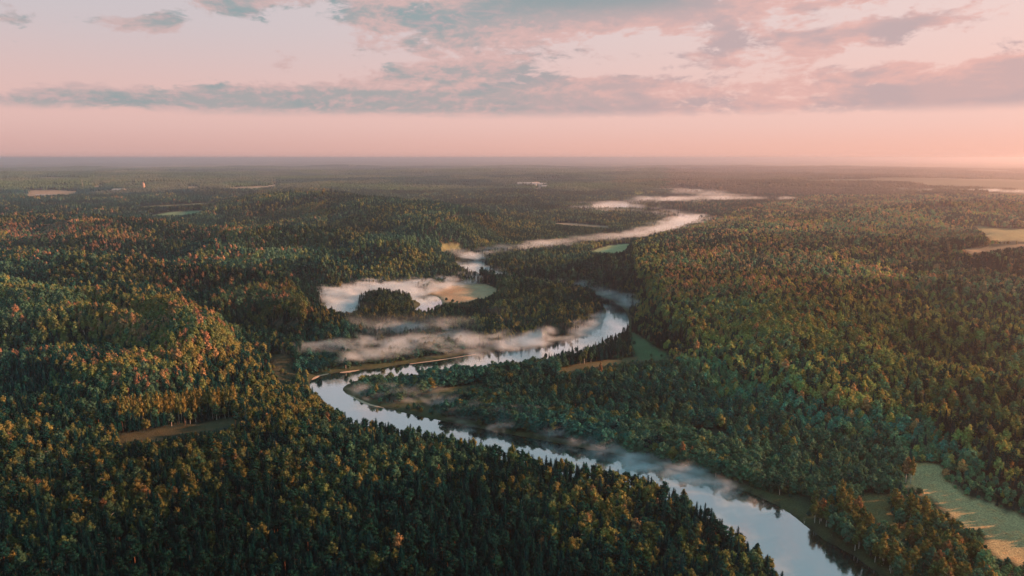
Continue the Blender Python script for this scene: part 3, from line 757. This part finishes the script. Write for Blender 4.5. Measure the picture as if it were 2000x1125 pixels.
for i in np.where(chosen)[0]:
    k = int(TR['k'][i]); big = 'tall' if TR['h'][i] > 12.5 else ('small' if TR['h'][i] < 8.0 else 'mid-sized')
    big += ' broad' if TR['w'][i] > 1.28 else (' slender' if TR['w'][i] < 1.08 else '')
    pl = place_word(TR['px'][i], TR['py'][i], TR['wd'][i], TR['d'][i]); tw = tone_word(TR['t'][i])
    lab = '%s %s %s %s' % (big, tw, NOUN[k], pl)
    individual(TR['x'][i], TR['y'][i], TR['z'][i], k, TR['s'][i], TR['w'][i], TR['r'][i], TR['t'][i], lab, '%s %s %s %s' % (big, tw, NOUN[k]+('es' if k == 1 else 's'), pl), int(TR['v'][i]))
for j, e in enumerate(extra):
    lab = e['label'] or 'tall white-stemmed birch with golden crown in the row behind the strip clearing'
    grp = None if e['label'] else 'white-stemmed birches behind the strip clearing'
    individual(e['x'], e['y'], e['z'], e['k'], e['s'], e['w'], 0.7*j, e['t'], lab, grp, j)

# ------------------------------------------------------------------ the rest of the woods
def gn_scatter(name, P, coll, label, cat):
    me = D.meshes.new(name); n_ = len(P['x'])
    me.vertices.add(n_); me.vertices.foreach_set('co', np.stack([P['x'], P['y'], P['z']], 1).astype(np.float32).ravel())
    for nm, ty, arr in (('rot', 'FLOAT', P['r']), ('wid', 'FLOAT', P['s']*P['w']), ('hgt', 'FLOAT', P['s'])):
        a = me.attributes.new(nm, ty, 'POINT'); a.data.foreach_set('value', np.asarray(arr, np.float32))
    a = me.attributes.new('vari', 'INT', 'POINT'); a.data.foreach_set('value', np.asarray(P['v'], np.int32))
    a = me.attributes.new('tint', 'FLOAT_VECTOR', 'POINT'); a.data.foreach_set('vector', np.asarray(P['t'], np.float32).ravel())
    o = D.objects.new(name, me); col.objects.link(o)
    ng = D.node_groups.new(name, 'GeometryNodeTree'); ng.interface.new_socket('Geometry', in_out='INPUT', socket_type='NodeSocketGeometry'); ng.interface.new_socket('Geometry', in_out='OUTPUT', socket_type='NodeSocketGeometry')
    N_ = ng.nodes; L_ = ng.links; gi = N_.new('NodeGroupInput'); go = N_.new('NodeGroupOutput')
    ci = N_.new('GeometryNodeCollectionInfo'); ci.inputs[0].default_value = coll; ci.inputs['Separate Children'].default_value = True; ci.inputs['Reset Children'].default_value = True
    ip = N_.new('GeometryNodeInstanceOnPoints'); ip.inputs['Pick Instance'].default_value = True
    def na(nm, dt):
        q = N_.new('GeometryNodeInputNamedAttribute'); q.data_type = dt; q.inputs[0].default_value = nm; return next(s_ for s_ in q.outputs if s_.enabled and s_.name == 'Attribute')
    cx = N_.new('ShaderNodeCombineXYZ'); L_.new(na('rot', 'FLOAT'), cx.inputs[2])
    cs = N_.new('ShaderNodeCombineXYZ'); w_ = na('wid', 'FLOAT'); L_.new(w_, cs.inputs[0]); L_.new(w_, cs.inputs[1]); L_.new(na('hgt', 'FLOAT'), cs.inputs[2])
    er = N_.new('FunctionNodeEulerToRotation'); L_.new(cx.outputs[0], er.inputs[0])
    L_.new(gi.outputs[0], ip.inputs['Points']); L_.new(ci.outputs[0], ip.inputs['Instance']); L_.new(na('vari', 'INT'), ip.inputs['Instance Index'])
    L_.new(er.outputs[0], ip.inputs['Rotation']); L_.new(cs.outputs[0], ip.inputs['Scale']); L_.new(ip.outputs[0], go.inputs[0])
    md = o.modifiers.new('scatter', 'NODES'); md.node_group = ng
    tag(o, label, cat, kind='stuff'); return o
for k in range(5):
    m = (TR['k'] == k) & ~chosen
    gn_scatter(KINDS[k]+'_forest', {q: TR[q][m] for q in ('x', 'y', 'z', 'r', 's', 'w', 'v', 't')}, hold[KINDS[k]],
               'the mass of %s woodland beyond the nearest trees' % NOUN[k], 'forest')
gn_scatter('riverside_scrub', SC, hold['willow'], 'low green willow scrub covering the river flat and the banks', 'scrub')
# far wooded country in blocks
bx, by = [], []
for (r0, r1, cell) in ((3500, 8000, 62.0), (8000, 13000, 75.0)):
    X, Y = scatter(r0, r1, cell); bx.append(X); by.append(Y)
X = np.concatenate(bx); Y = np.concatenate(by); Z = height(X, Y); wd = water_sd(X, Y); px, py = project(X, Y, Z)
om = np.zeros(len(X), bool)
for f in (0, 6, 12, 18):
    a_, b_ = project(X, Y+0, Z+f)
    for P, c in OPEN: om |= inside(a_, b_, P)
    for P in SEEN_WATER: om |= inside(a_, b_, P)
gap = fbm(X*0.7, Y*0.42, 1500, 3, 61, 0.5) > 0.655
m = ~om & (wd > 40) & ~(gap & (np.hypot(X, Y) > 4500))
X, Y, Z, px = X[m], Y[m], Z[m], px[m]; N = len(X)
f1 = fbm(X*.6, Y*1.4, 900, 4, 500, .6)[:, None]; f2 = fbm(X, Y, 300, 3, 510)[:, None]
f1 = sstep(f1, .3, .7); T_ = SPR2*(1-f1)+YGR*0.8*f1; T_ = np.where(f2 > 0.60, T_*0.5+BRN*0.6, T_); T_ = np.where((px > 1300)[:, None], T_*0.45+RED*0.4, T_)  # right-hand blocks carry the pink haze glow in their tint
T_ = np.where((px < 1200)[:, None], T_*np.array([.72, 1.05, 1.2]), T_)*rng.uniform(.85, 1.2, (N, 1))  # other blocks tinted teal, standing in for the cool distant haze
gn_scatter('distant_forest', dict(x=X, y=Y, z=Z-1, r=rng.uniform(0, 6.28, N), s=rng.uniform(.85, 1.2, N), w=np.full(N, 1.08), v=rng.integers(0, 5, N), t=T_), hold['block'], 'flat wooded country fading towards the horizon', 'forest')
print('TREES', nT, 'chosen', chosen.sum(), 'blocks', N, 'verts', ny*nx)

# ------------------------------------------------------------------ farms, tower and small things
def wall_mat(name, c):
    m, n, b = principled(name, c, 0.8); g_ = n.new('ShaderNodeNewGeometry')
    n.l.new(n.mix(n.noise(g_.outputs['Position'], 0.6, 3, .6), tuple(q*0.82 for q in c), tuple(min(1, q*1.08) for q in c)), b.inputs['Base Color']); return m
WALL = wall_mat('painted_wall', (0.62, 0.60, 0.56)); ROOFP = wall_mat('pale_sheet_roof', (0.42, 0.41, 0.41)); ROOFR = wall_mat('brown_roof', (0.25, 0.13, 0.09)); DARK = wall_mat('dark_opening', (0.03, 0.03, 0.035))
BRICKY = wall_mat('tower_wall', (0.48, 0.38, 0.31)); RUST = wall_mat('rusty_cap', (0.33, 0.15, 0.09)); WOOD = wall_mat('weathered_wood', (0.42, 0.36, 0.30)); SANDM = wall_mat('river_sand', (0.48, 0.37, 0.28))
def box(m, x0, x1, y0, y1, z0, z1):
    m.add([(x0, y0, z0), (x1, y0, z0), (x1, y1, z0), (x0, y1, z0), (x0, y0, z1), (x1, y0, z1), (x1, y1, z1), (x0, y1, z1)], [(0, 3, 2, 1), (4, 5, 6, 7), (0, 1, 5, 4), (1, 2, 6, 5), (2, 3, 7, 6), (3, 0, 4, 7)])
def barn(px, py, L, W, H, rot, label, roof=None, name='barn', cat='barn'):
    x, y, z = at_ground(px, py, 3.0); e = D.objects.new(name, None); col.objects.link(e); e.location = (x, y, z); e.rotation_euler = (0, 0, rot); tag(e, label, cat, 'farm buildings in the far country')
    m = MB(); box(m, -L/2, L/2, -W/2, W/2, -2, H); m.add([(-L/2, -W/2, H), (-L/2, W/2, H), (-L/2, 0, H+W*.36)], [(0, 1, 2)]); m.add([(L/2, -W/2, H), (L/2, W/2, H), (L/2, 0, H+W*.36)], [(0, 2, 1)])
    mesh_obj('wall', m.v, m.f, [WALL], parent=e)
    for s_ in (-1, 1):
        m = MB(); a0 = s_*(W/2+.7); r_ = H+W*.36+.25; b0 = H-.25
        m.add([(-L/2-.8, a0, b0), (L/2+.8, a0, b0), (L/2+.8, 0, r_), (-L/2-.8, 0, r_), (-L/2-.8, a0, b0+.35), (L/2+.8, a0, b0+.35), (L/2+.8, 0, r_+.35), (-L/2-.8, 0, r_+.35)], [(0, 1, 2, 3), (4, 5, 6, 7), (0, 1, 5, 4), (3, 2, 6, 7), (0, 3, 7, 4), (1, 2, 6, 5)])
        mesh_obj('roof', m.v, m.f, [roof or ROOFP], parent=e)
    m = MB(); box(m, -1.8, 1.8, -W/2-.12, -W/2+.02, 0, 3.2); mesh_obj('door', m.v, m.f, [DARK], parent=e)
    nw = max(2, int(L/9))
    for i in range(nw):
        t = (i+.5)/nw*L-L/2
        if abs(t) < 3: continue
        m = MB(); box(m, t-.8, t+.8, -W/2-.1, -W/2+.02, 1.4, 2.9); mesh_obj('window', m.v, m.f, [DARK], parent=e)
for a in [(243, 421, 42, 14, 6, .1, 'long white barn at the left end of the farm before the green field'), (266, 420.5, 34, 13, 6, -.15, 'white farm shed in the middle of the row before the green field'),
          (284, 418, 40, 13, 5, .05, 'low pale shed beside the green field'), (232, 374, 60, 18, 8, 0, 'white shed left of the distant tower'), (318, 372, 70, 20, 9, .2, 'long white shed right of the distant tower'), (336, 373, 30, 16, 9, 0, 'small white house right of the distant tower'),
          (92, 385, 90, 20, 7, .1, 'very long pale greenhouse beside the tan fields'), (1029, 363, 110, 26, 13, .1, 'long white hall at the left of the distant village'), (1038, 364, 60, 22, 11, -.2, 'second white hall of the distant village'),
          (1046, 363, 50, 22, 14, .5, 'tall pale house in the middle of the distant village'), (1055, 363, 70, 22, 10, 0, 'pale barn at the right of the distant village'), (1072, 366, 80, 22, 8, 0, 'low pale barn at the far right of the village field')]:
    barn(*a)
# the round tower on the left skyline
x, y, z = at_ground(281, 374, 2.0); e = D.objects.new('water_tower', None); col.objects.link(e); e.location = (x, y, z); tag(e, 'barrel-shaped pale and rust-coloured tower rising from the far woods', 'tower')
def lathe(prof, k=20):
    V = [(r*math.cos(2*math.pi*i/k), r*math.sin(2*math.pi*i/k), z_) for r, z_ in prof for i in range(k)]
    return V, [(a*k+i, a*k+(i+1) % k, (a+1)*k+(i+1) % k, (a+1)*k+i) for a in range(len(prof)-1) for i in range(k)]
sc_ = np.hypot(x, y)/3400
for nm, pr_, m_ in (('base', [(6.5, -3), (6.2, 9)], RUST), ('body', [(6.2, 9), (8.2, 13), (9.2, 22), (8.8, 31), (6.6, 36)], BRICKY), ('roof', [(6.8, 36), (5, 39), (.1, 41)], RUST)):
    V, F = lathe([(r*sc_*.72, z_*sc_) for r, z_ in pr_]); mesh_obj(nm, V, F, [m_], True, e)
for i in range(4):
    m = MB(); a = i*math.pi/2+.4; c_, s_ = math.cos(a)*6.5*sc_, math.sin(a)*6.5*sc_; m.tube((c_, s_, 12*sc_), (c_*1.02, s_*1.02, 33*sc_), .5*sc_, .5*sc_, 4); mesh_obj('rib', m.v, m.f, [RUST], parent=e)
x, y, z = at_ground(162, 370, 2.0); m = MB(); d_ = np.hypot(x, y); hm = 17*d_/1351
for (a, b) in ((-1, -1), (1, -1), (1, 1), (-1, 1)): m.tube((a*2.2, b*2.2, 0), (a*.5, b*.5, hm), .5, .4, 4)
for q in range(8):
    t = q/8; w_ = 2.2*(1-t)+.5*t; box(m, -w_, w_, -w_, w_, hm*t, hm*t+.4)
o = mesh_obj('radio_mast', m.v, m.f, [WOOD]); o.location = (x, y, z); tag(o, 'thin lattice mast above the far tan field', 'mast')
# fallen trunks and a pole
def log(px0, py0, px1, py1, r, z, label, name='fallen_log', cat='log'):
    a, b = at(px0, py0, z), at(px1, py1, z); m = MB(); c = (a+b)/2; d = b-a; nrm = np.array([-d[1], d[0]])/np.linalg.norm(d)
    pts = [(*(a+d*t+nrm*math.sin(t*5)*0.5), z+0.1*math.sin(t*7)) for t in np.linspace(0, 1, 6)]
    for i in range(5): m.tube(np.array(pts[i])-(*c, z), np.array(pts[i+1])-(*c, z), r*(1-.12*i), r*(1-.12*(i+1)), 7)
    for t in (.35, .6, .8):
        p_ = np.array([*(a+d*t-c), 0]); m.tube(p_, p_+np.array([nrm[0]*1.6, nrm[1]*1.6, 1.1]), r*.4, r*.12, 5)
    o = mesh_obj(name, m.v, m.f, [WOOD]); o.location = (c[0], c[1], z); tag(o, label, cat)
log(1612, 1049, 1645, 1056, .30, .25, 'pale fallen trunk lying in the dark water by the golden birches')
log(1571, 1022, 1577, 1014, .20, .5, 'short pale broken stem on the dark river bank')
log(832, 620, 846, 616, .5, .6, 'bleached log by the small trees under the oxbow')
log(1312, 691, 1344, 688, .9, 2.4, 'long pale log pile strip at the edge of the green clearing')
x, y, z = at_ground(1291, 682); m = MB(); m.tube((0, 0, -1), (0, 0, 7.5), .28, .2, 8); box(m, -1.0, 1.0, -.1, .1, 6.6, 6.8); o = mesh_obj('wooden_pole', m.v, m.f, [WOOD]); o.location = (x, y, z); tag(o, 'lone pale pole on the green clearing beside the river bend', 'pole')
# sand along the bends
def sand(pts, w, label):
    P = smooth_poly(G(pts), False, 4); V, F = [], []; nP = len(P)
    for i, p in enumerate(P):
        t = (P[min(i+1, nP-1)]-P[max(i-1, 0)]); t = t/np.linalg.norm(t); nr = np.array([-t[1], t[0]]); ww = w*math.sin(math.pi*(i+.35)/(nP-.3))*(0.8+.4*rng.random())
        for j in range(5):
            q = p+nr*ww*(j/4-.5); V.append((q[0], q[1], max(0.02, 0.35-abs(j-2)*0.14+0.05*rng.random())))
    for i in range(nP-1):
        for j in range(4): F.append((i*5+j, i*5+j+1, i*5+5+j+1, i*5+5+j))
    o = mesh_obj('sand_bar', V, F, [SANDM], True); tag(o, label, 'sand bar', kind='structure')
sand([(682, 771), (700, 780), (722, 790), (750, 797)], 4.0, 'narrow sand bar on the inner bank of the bend')
sand([(609, 742), (622, 734), (642, 730)], 5.0, 'small sand spit at the outer left end of the bend')
sand([(664, 728), (682, 725.5), (702, 723)], 5.5, 'pale sand spit where the upper reach enters the bend')
sand([(800, 711), (860, 703), (930, 692)], 3.0, 'thin sandy margin of the upper reach')

# ------------------------------------------------------------------ mist over the river
mm = D.materials.new('mist_air'); mm.use_nodes = True; n = NT(mm.node_tree); n.n.clear()
o = n.new('ShaderNodeOutputMaterial'); pv = n.new('ShaderNodeVolumePrincipled'); n.l.new(pv.outputs[0], o.inputs['Volume'])
pv.inputs['Color'].default_value = (0.84, 0.94, 1.0, 1); pv.inputs['Anisotropy'].default_value = 0.2; pv.inputs['Density'].default_value = 1.0
def mist(pts, label, dens=0.05, hgt=9.0, k=1.0, feat=26.0, lift=0.0):
    """a ribbon of mist: pts = (pixel x, pixel y, half width in metres) along its middle, grown as a soft ragged field round that line"""
    P = []
    for x, y, w in pts:
        w *= 1.45
        q = at(x, y, 8.0+lift); P.append((q[0], q[1], w))
    A = np.array([p[:2] for p in P]); Wd = np.array([p[2] for p in P], float); dm = np.hypot(*A.mean(0))
    hh = height(A[:, 0], A[:, 1]); Zc = float(np.median(hh))+lift
    # resample
    LV, LW = [], []
    for a in range(len(A)-1):
        m_ = max(2, int(np.linalg.norm(A[a+1]-A[a])/12))
        for t in np.linspace(0, 1, m_, endpoint=(a == len(A)-2)): LV.append((*(A[a]*(1-t)+A[a+1]*t), Zc)); LW.append(Wd[a]*(1-t)+Wd[a+1]*t)
    me = D.meshes.new('mist'); me.from_pydata(LV, [(q, q+1) for q in range(len(LV)-1)], [])
    a_ = me.attributes.new('half', 'FLOAT', 'POINT'); a_.data.foreach_set('value', np.array(LW, np.float32))
    o = D.objects.new('mist', me); col.objects.link(o); me.materials.append(mm)
    ng = D.node_groups.new('mist_field', 'GeometryNodeTree'); ng.interface.new_socket('Geometry', in_out='INPUT', socket_type='NodeSocketGeometry'); ng.interface.new_socket('Geometry', in_out='OUTPUT', socket_type='NodeSocketGeometry')
    q = NT(ng); gi = q.new('NodeGroupInput'); go = q.new('NodeGroupOutput')
    pos = q.new('GeometryNodeInputPosition').outputs[0]; sx = q.new('ShaderNodeSeparateXYZ'); q.l.new(pos, sx.inputs[0])
    flat = q.xyz(sx.outputs[0], sx.outputs[1], Zc)
    nz = q.new('ShaderNodeTexNoise'); nz.inputs['Scale'].default_value = 1.0/feat; nz.inputs['Detail'].default_value = 6.0; nz.inputs['Roughness'].default_value = 0.64; nz.inputs['Distortion'].default_value = 0.9
    q.l.new(q.xyz(q.m('MULTIPLY', sx.outputs[0], 0.55), sx.outputs[1], q.m('MULTIPLY', sx.outputs[2], 1.6)), nz.inputs['Vector'])
    f = nz.outputs[0]
    pr = q.new('GeometryNodeProximity', target_element='EDGES'); q.l.new(gi.outputs[0], pr.inputs[0]); q.l.new(flat, next(z for z in pr.inputs if z.name in ('Sample Position', 'Source Position')))
    sn = q.new('GeometryNodeSampleNearest', domain='POINT'); q.l.new(gi.outputs[0], sn.inputs[0]); q.l.new(flat, sn.inputs[1])
    si = q.new('GeometryNodeSampleIndex', data_type='FLOAT', domain='POINT'); q.l.new(gi.outputs[0], si.inputs[0]); q.l.new(sn.outputs[0], si.inputs['Index'])
    na = q.new('GeometryNodeInputNamedAttribute', data_type='FLOAT'); na.inputs[0].default_value = 'half'
    q.l.new(next(z for z in na.outputs if z.enabled and z.name == 'Attribute'), next(z for z in si.inputs if z.enabled and z.name == 'Value'))
    half = next(z for z in si.outputs if z.enabled)
    u_ = q.m('DIVIDE', pr.outputs['Distance'], half)
    side = q.m('SUBTRACT', 1.0, u_)
    zz = q.m('DIVIDE', q.m('SUBTRACT', sx.outputs[2], Zc+hgt*0.45), hgt)
    v = q.m('ADD', q.m('SUBTRACT', q.m('MULTIPLY', side, 0.9), q.m('MULTIPLY', q.m('MULTIPLY', zz, zz), 1.3)), q.m('MULTIPLY', q.m('SUBTRACT', f, 0.52), 6.5*k))
    mr = q.new('ShaderNodeMapRange', interpolation_type='SMOOTHSTEP'); q.l.new(v, mr.inputs[0])
    for c_, x_ in zip((1, 2, 3, 4), (-0.10, 1.8, 0.0, dens*2.1)): mr.inputs[c_].default_value = x_
    edge = q.new('ShaderNodeMapRange', interpolation_type='SMOOTHSTEP'); q.l.new(u_, edge.inputs[0])
    for c_, x_ in zip((1, 2, 3, 4), (1.9, 1.1, 0.0, 1.0)): edge.inputs[c_].default_value = x_
    dn_ = q.m('MULTIPLY', mr.outputs[0], edge.outputs[0])
    vc = q.new('GeometryNodeVolumeCube'); q.l.new(dn_, vc.inputs['Density'])
    R_ = max(Wd)*1.9; mn = A.min(0)-R_; mx = A.max(0)+R_
    vox = max(1.6, dm/330.0); vz = max(1.2, hgt/7)
    vc.inputs['Min'].default_value = (*mn, Zc-hgt*0.7); vc.inputs['Max'].default_value = (*mx, Zc+hgt*1.7)
    vc.inputs['Resolution X'].default_value = int(min(420, max(8, (mx[0]-mn[0])/vox))); vc.inputs['Resolution Y'].default_value = int(min(420, max(8, (mx[1]-mn[1])/vox))); vc.inputs['Resolution Z'].default_value = int(hgt*2.4/vz)
    sm = q.new('GeometryNodeSetMaterial'); sm.inputs['Material'].default_value = mm
    q.l.new(vc.outputs[0], sm.inputs[0]); q.l.new(sm.outputs[0], go.inputs[0])
    md = o.modifiers.new('field', 'NODES'); md.node_group = ng
    tag(o, label, 'mist', kind='stuff'); return o
mist([(645, 572, 38), (700, 564, 48), (770, 558, 46), (850, 552, 36), (930, 543, 24)], 'broad white mist bank over the oxbow behind the wooded knoll', 0.14, 12)
mist([(648, 600, 20), (680, 590, 26), (700, 572, 26)], 'mist lying on the left arm of the oxbow', 0.09, 9)
mist([(895, 512, 18), (930, 522, 34), (965, 535, 34), (1010, 543, 30), (1060, 553, 20)], 'mist drifting down the middle reach beside the brown field', 0.11, 9)
mist([(905, 503, 12), (950, 497, 20), (1000, 492, 20), (1035, 480, 14)], 'wisp of mist above the middle reach', 0.055, 9)
mist([(975, 530, 20), (1040, 528, 22), (1080, 524, 12)], 'thin mist over the trees beyond the brown field', 0.012, 8)
mist([(1095, 556, 14), (1130, 552, 22), (1180, 550, 14)], 'short mist bank above the upper end of the bright reach', 0.045, 9, lift=3)
mist([(690, 690, 10), (760, 672, 18), (850, 662, 26), (940, 658, 28), (1020, 656, 18), (1080, 645, 9)], 'long mist bank over the thicket above the upper reach', 0.060, 9, lift=5)
mist([(680, 652, 10), (760, 640, 20), (830, 635, 18)], 'thin mist above the thicket at the left', 0.04, 8, lift=4)
mist([(1110, 655, 8), (1140, 640, 15), (1165, 618, 15), (1178, 604, 8)], 'mist at the inside of the bright river bend', 0.035, 9, lift=4)
mist([(590, 692, 9), (640, 686, 13), (700, 680, 9)], 'faint mist by the bushes above the river bend', 0.045, 7, lift=3)
mist([(850, 770, 7), (890, 778, 12), (950, 795, 16), (1010, 808, 14), (1050, 820, 6)], 'mist rising from the willows on the river flat', 0.075, 7, feat=16)
mist([(710, 756, 8), (780, 760, 13), (850, 758, 8)], 'thin mist on the tip of the river flat', 0.04, 7, feat=16)
mist([(1060, 828, 7), (1110, 838, 12), (1170, 855, 12), (1220, 870, 8)], 'mist along the grassy far bank', 0.09, 6, feat=14)
mist([(1220, 872, 7), (1270, 884, 10), (1340, 905, 9)], 'thin mist trailing along the far bank', 0.08, 6, feat=14)
mist([(1330, 890, 6), (1370, 908, 10), (1420, 932, 6)], 'mist below the orange birch on the far bank', 0.085, 6, feat=12)
mist([(1430, 950, 5), (1475, 965, 8), (1515, 975, 7)], 'small mist puff over the dark bank water', 0.10, 4, feat=9)
mist([(1400, 985, 6), (1470, 1030, 11), (1530, 1080, 12), (1590, 1120, 10)], 'faint vapour drifting over the near river water', 0.022, 4, feat=14)
mist([(1285, 452, 30), (1320, 440, 60), (1350, 427, 60), (1375, 421, 30)], 'bright mist over the far river bend', 0.030, 12, lift=6, feat=60)
mist([(1070, 478, 30), (1130, 470, 40), (1200, 463, 40), (1285, 452, 30)], 'mist ribbon above the far woods', 0.020, 10, lift=8, feat=55)
mist([(905, 492, 22), (960, 488, 26), (1050, 482, 24)], 'thin mist above the middle woods', 0.022, 9, lift=7, feat=45)
mist([(1150, 407, 60), (1200, 410, 70), (1260, 413, 70), (1320, 418, 50)], 'lower distant mist over the valley meadow', 0.010, 10, lift=6, feat=90)
mist([(1165, 404, 70), (1195, 396, 90), (1240, 400, 70)], 'distant mist at the left end of the upper valley', 0.012, 12, lift=8, feat=100)
mist([(1260, 392, 80), (1330, 388, 110), (1420, 387, 90), (1530, 386, 50)], 'long distant line of valley mist', 0.012, 12, lift=10, feat=110)
mist([(1325, 371, 80), (1370, 376, 90), (1425, 380, 60)], 'faint far mist streak', 0.006, 12, lift=12, feat=130)
mist([(1905, 378, 60), (1980, 379, 90), (2080, 381, 90)], 'mist line in the far valley at the right', 0.012, 12, lift=12, feat=120)
mist([(1785, 375, 50), (1815, 375, 70), (1845, 376, 50)], 'short far mist streak at the right', 0.009, 12, lift=12, feat=120)

mist([(620, 640, 40), (760, 625, 50), (900, 620, 50)], 'thin veil of vapour over the woods before the oxbow', 0.005, 10, lift=7, feat=50)
mist([(1160, 560, 16), (1215, 575, 18), (1240, 590, 12)], 'thin mist on the dark slope above the bright reach', 0.02, 9, lift=8, feat=30)
# ------------------------------------------------------------------ haze
HAZE_D = 1.0e-4
mh = D.materials.new('haze_air'); mh.use_nodes = True; n = NT(mh.node_tree); n.n.clear()
o = n.new('ShaderNodeOutputMaterial'); pv = n.new('ShaderNodeVolumePrincipled'); n.l.new(pv.outputs[0], o.inputs['Volume'])
pv.inputs['Color'].default_value = (0.80, 0.84, 0.96, 1); pv.inputs['Density'].default_value = HAZE_D; pv.inputs['Anisotropy'].default_value = 0.72
BX, B0, B1, ZB, ZT = 63500.0, -4000.0, 64500.0, -12.0, 196.0
V = [(-BX, B0, ZB), (BX, B0, ZB), (BX, B1, ZB), (-BX, B1, ZB), (-BX, B0, ZT), (BX, B0, ZT), (BX, B1, ZT), (-BX, B1, ZT)]
hz = mesh_obj('haze', V, [(0, 3, 2, 1), (4, 5, 6, 7), (0, 1, 5, 4), (1, 2, 6, 5), (2, 3, 7, 6), (3, 0, 4, 7)], [mh])
tag(hz, kind='stuff')
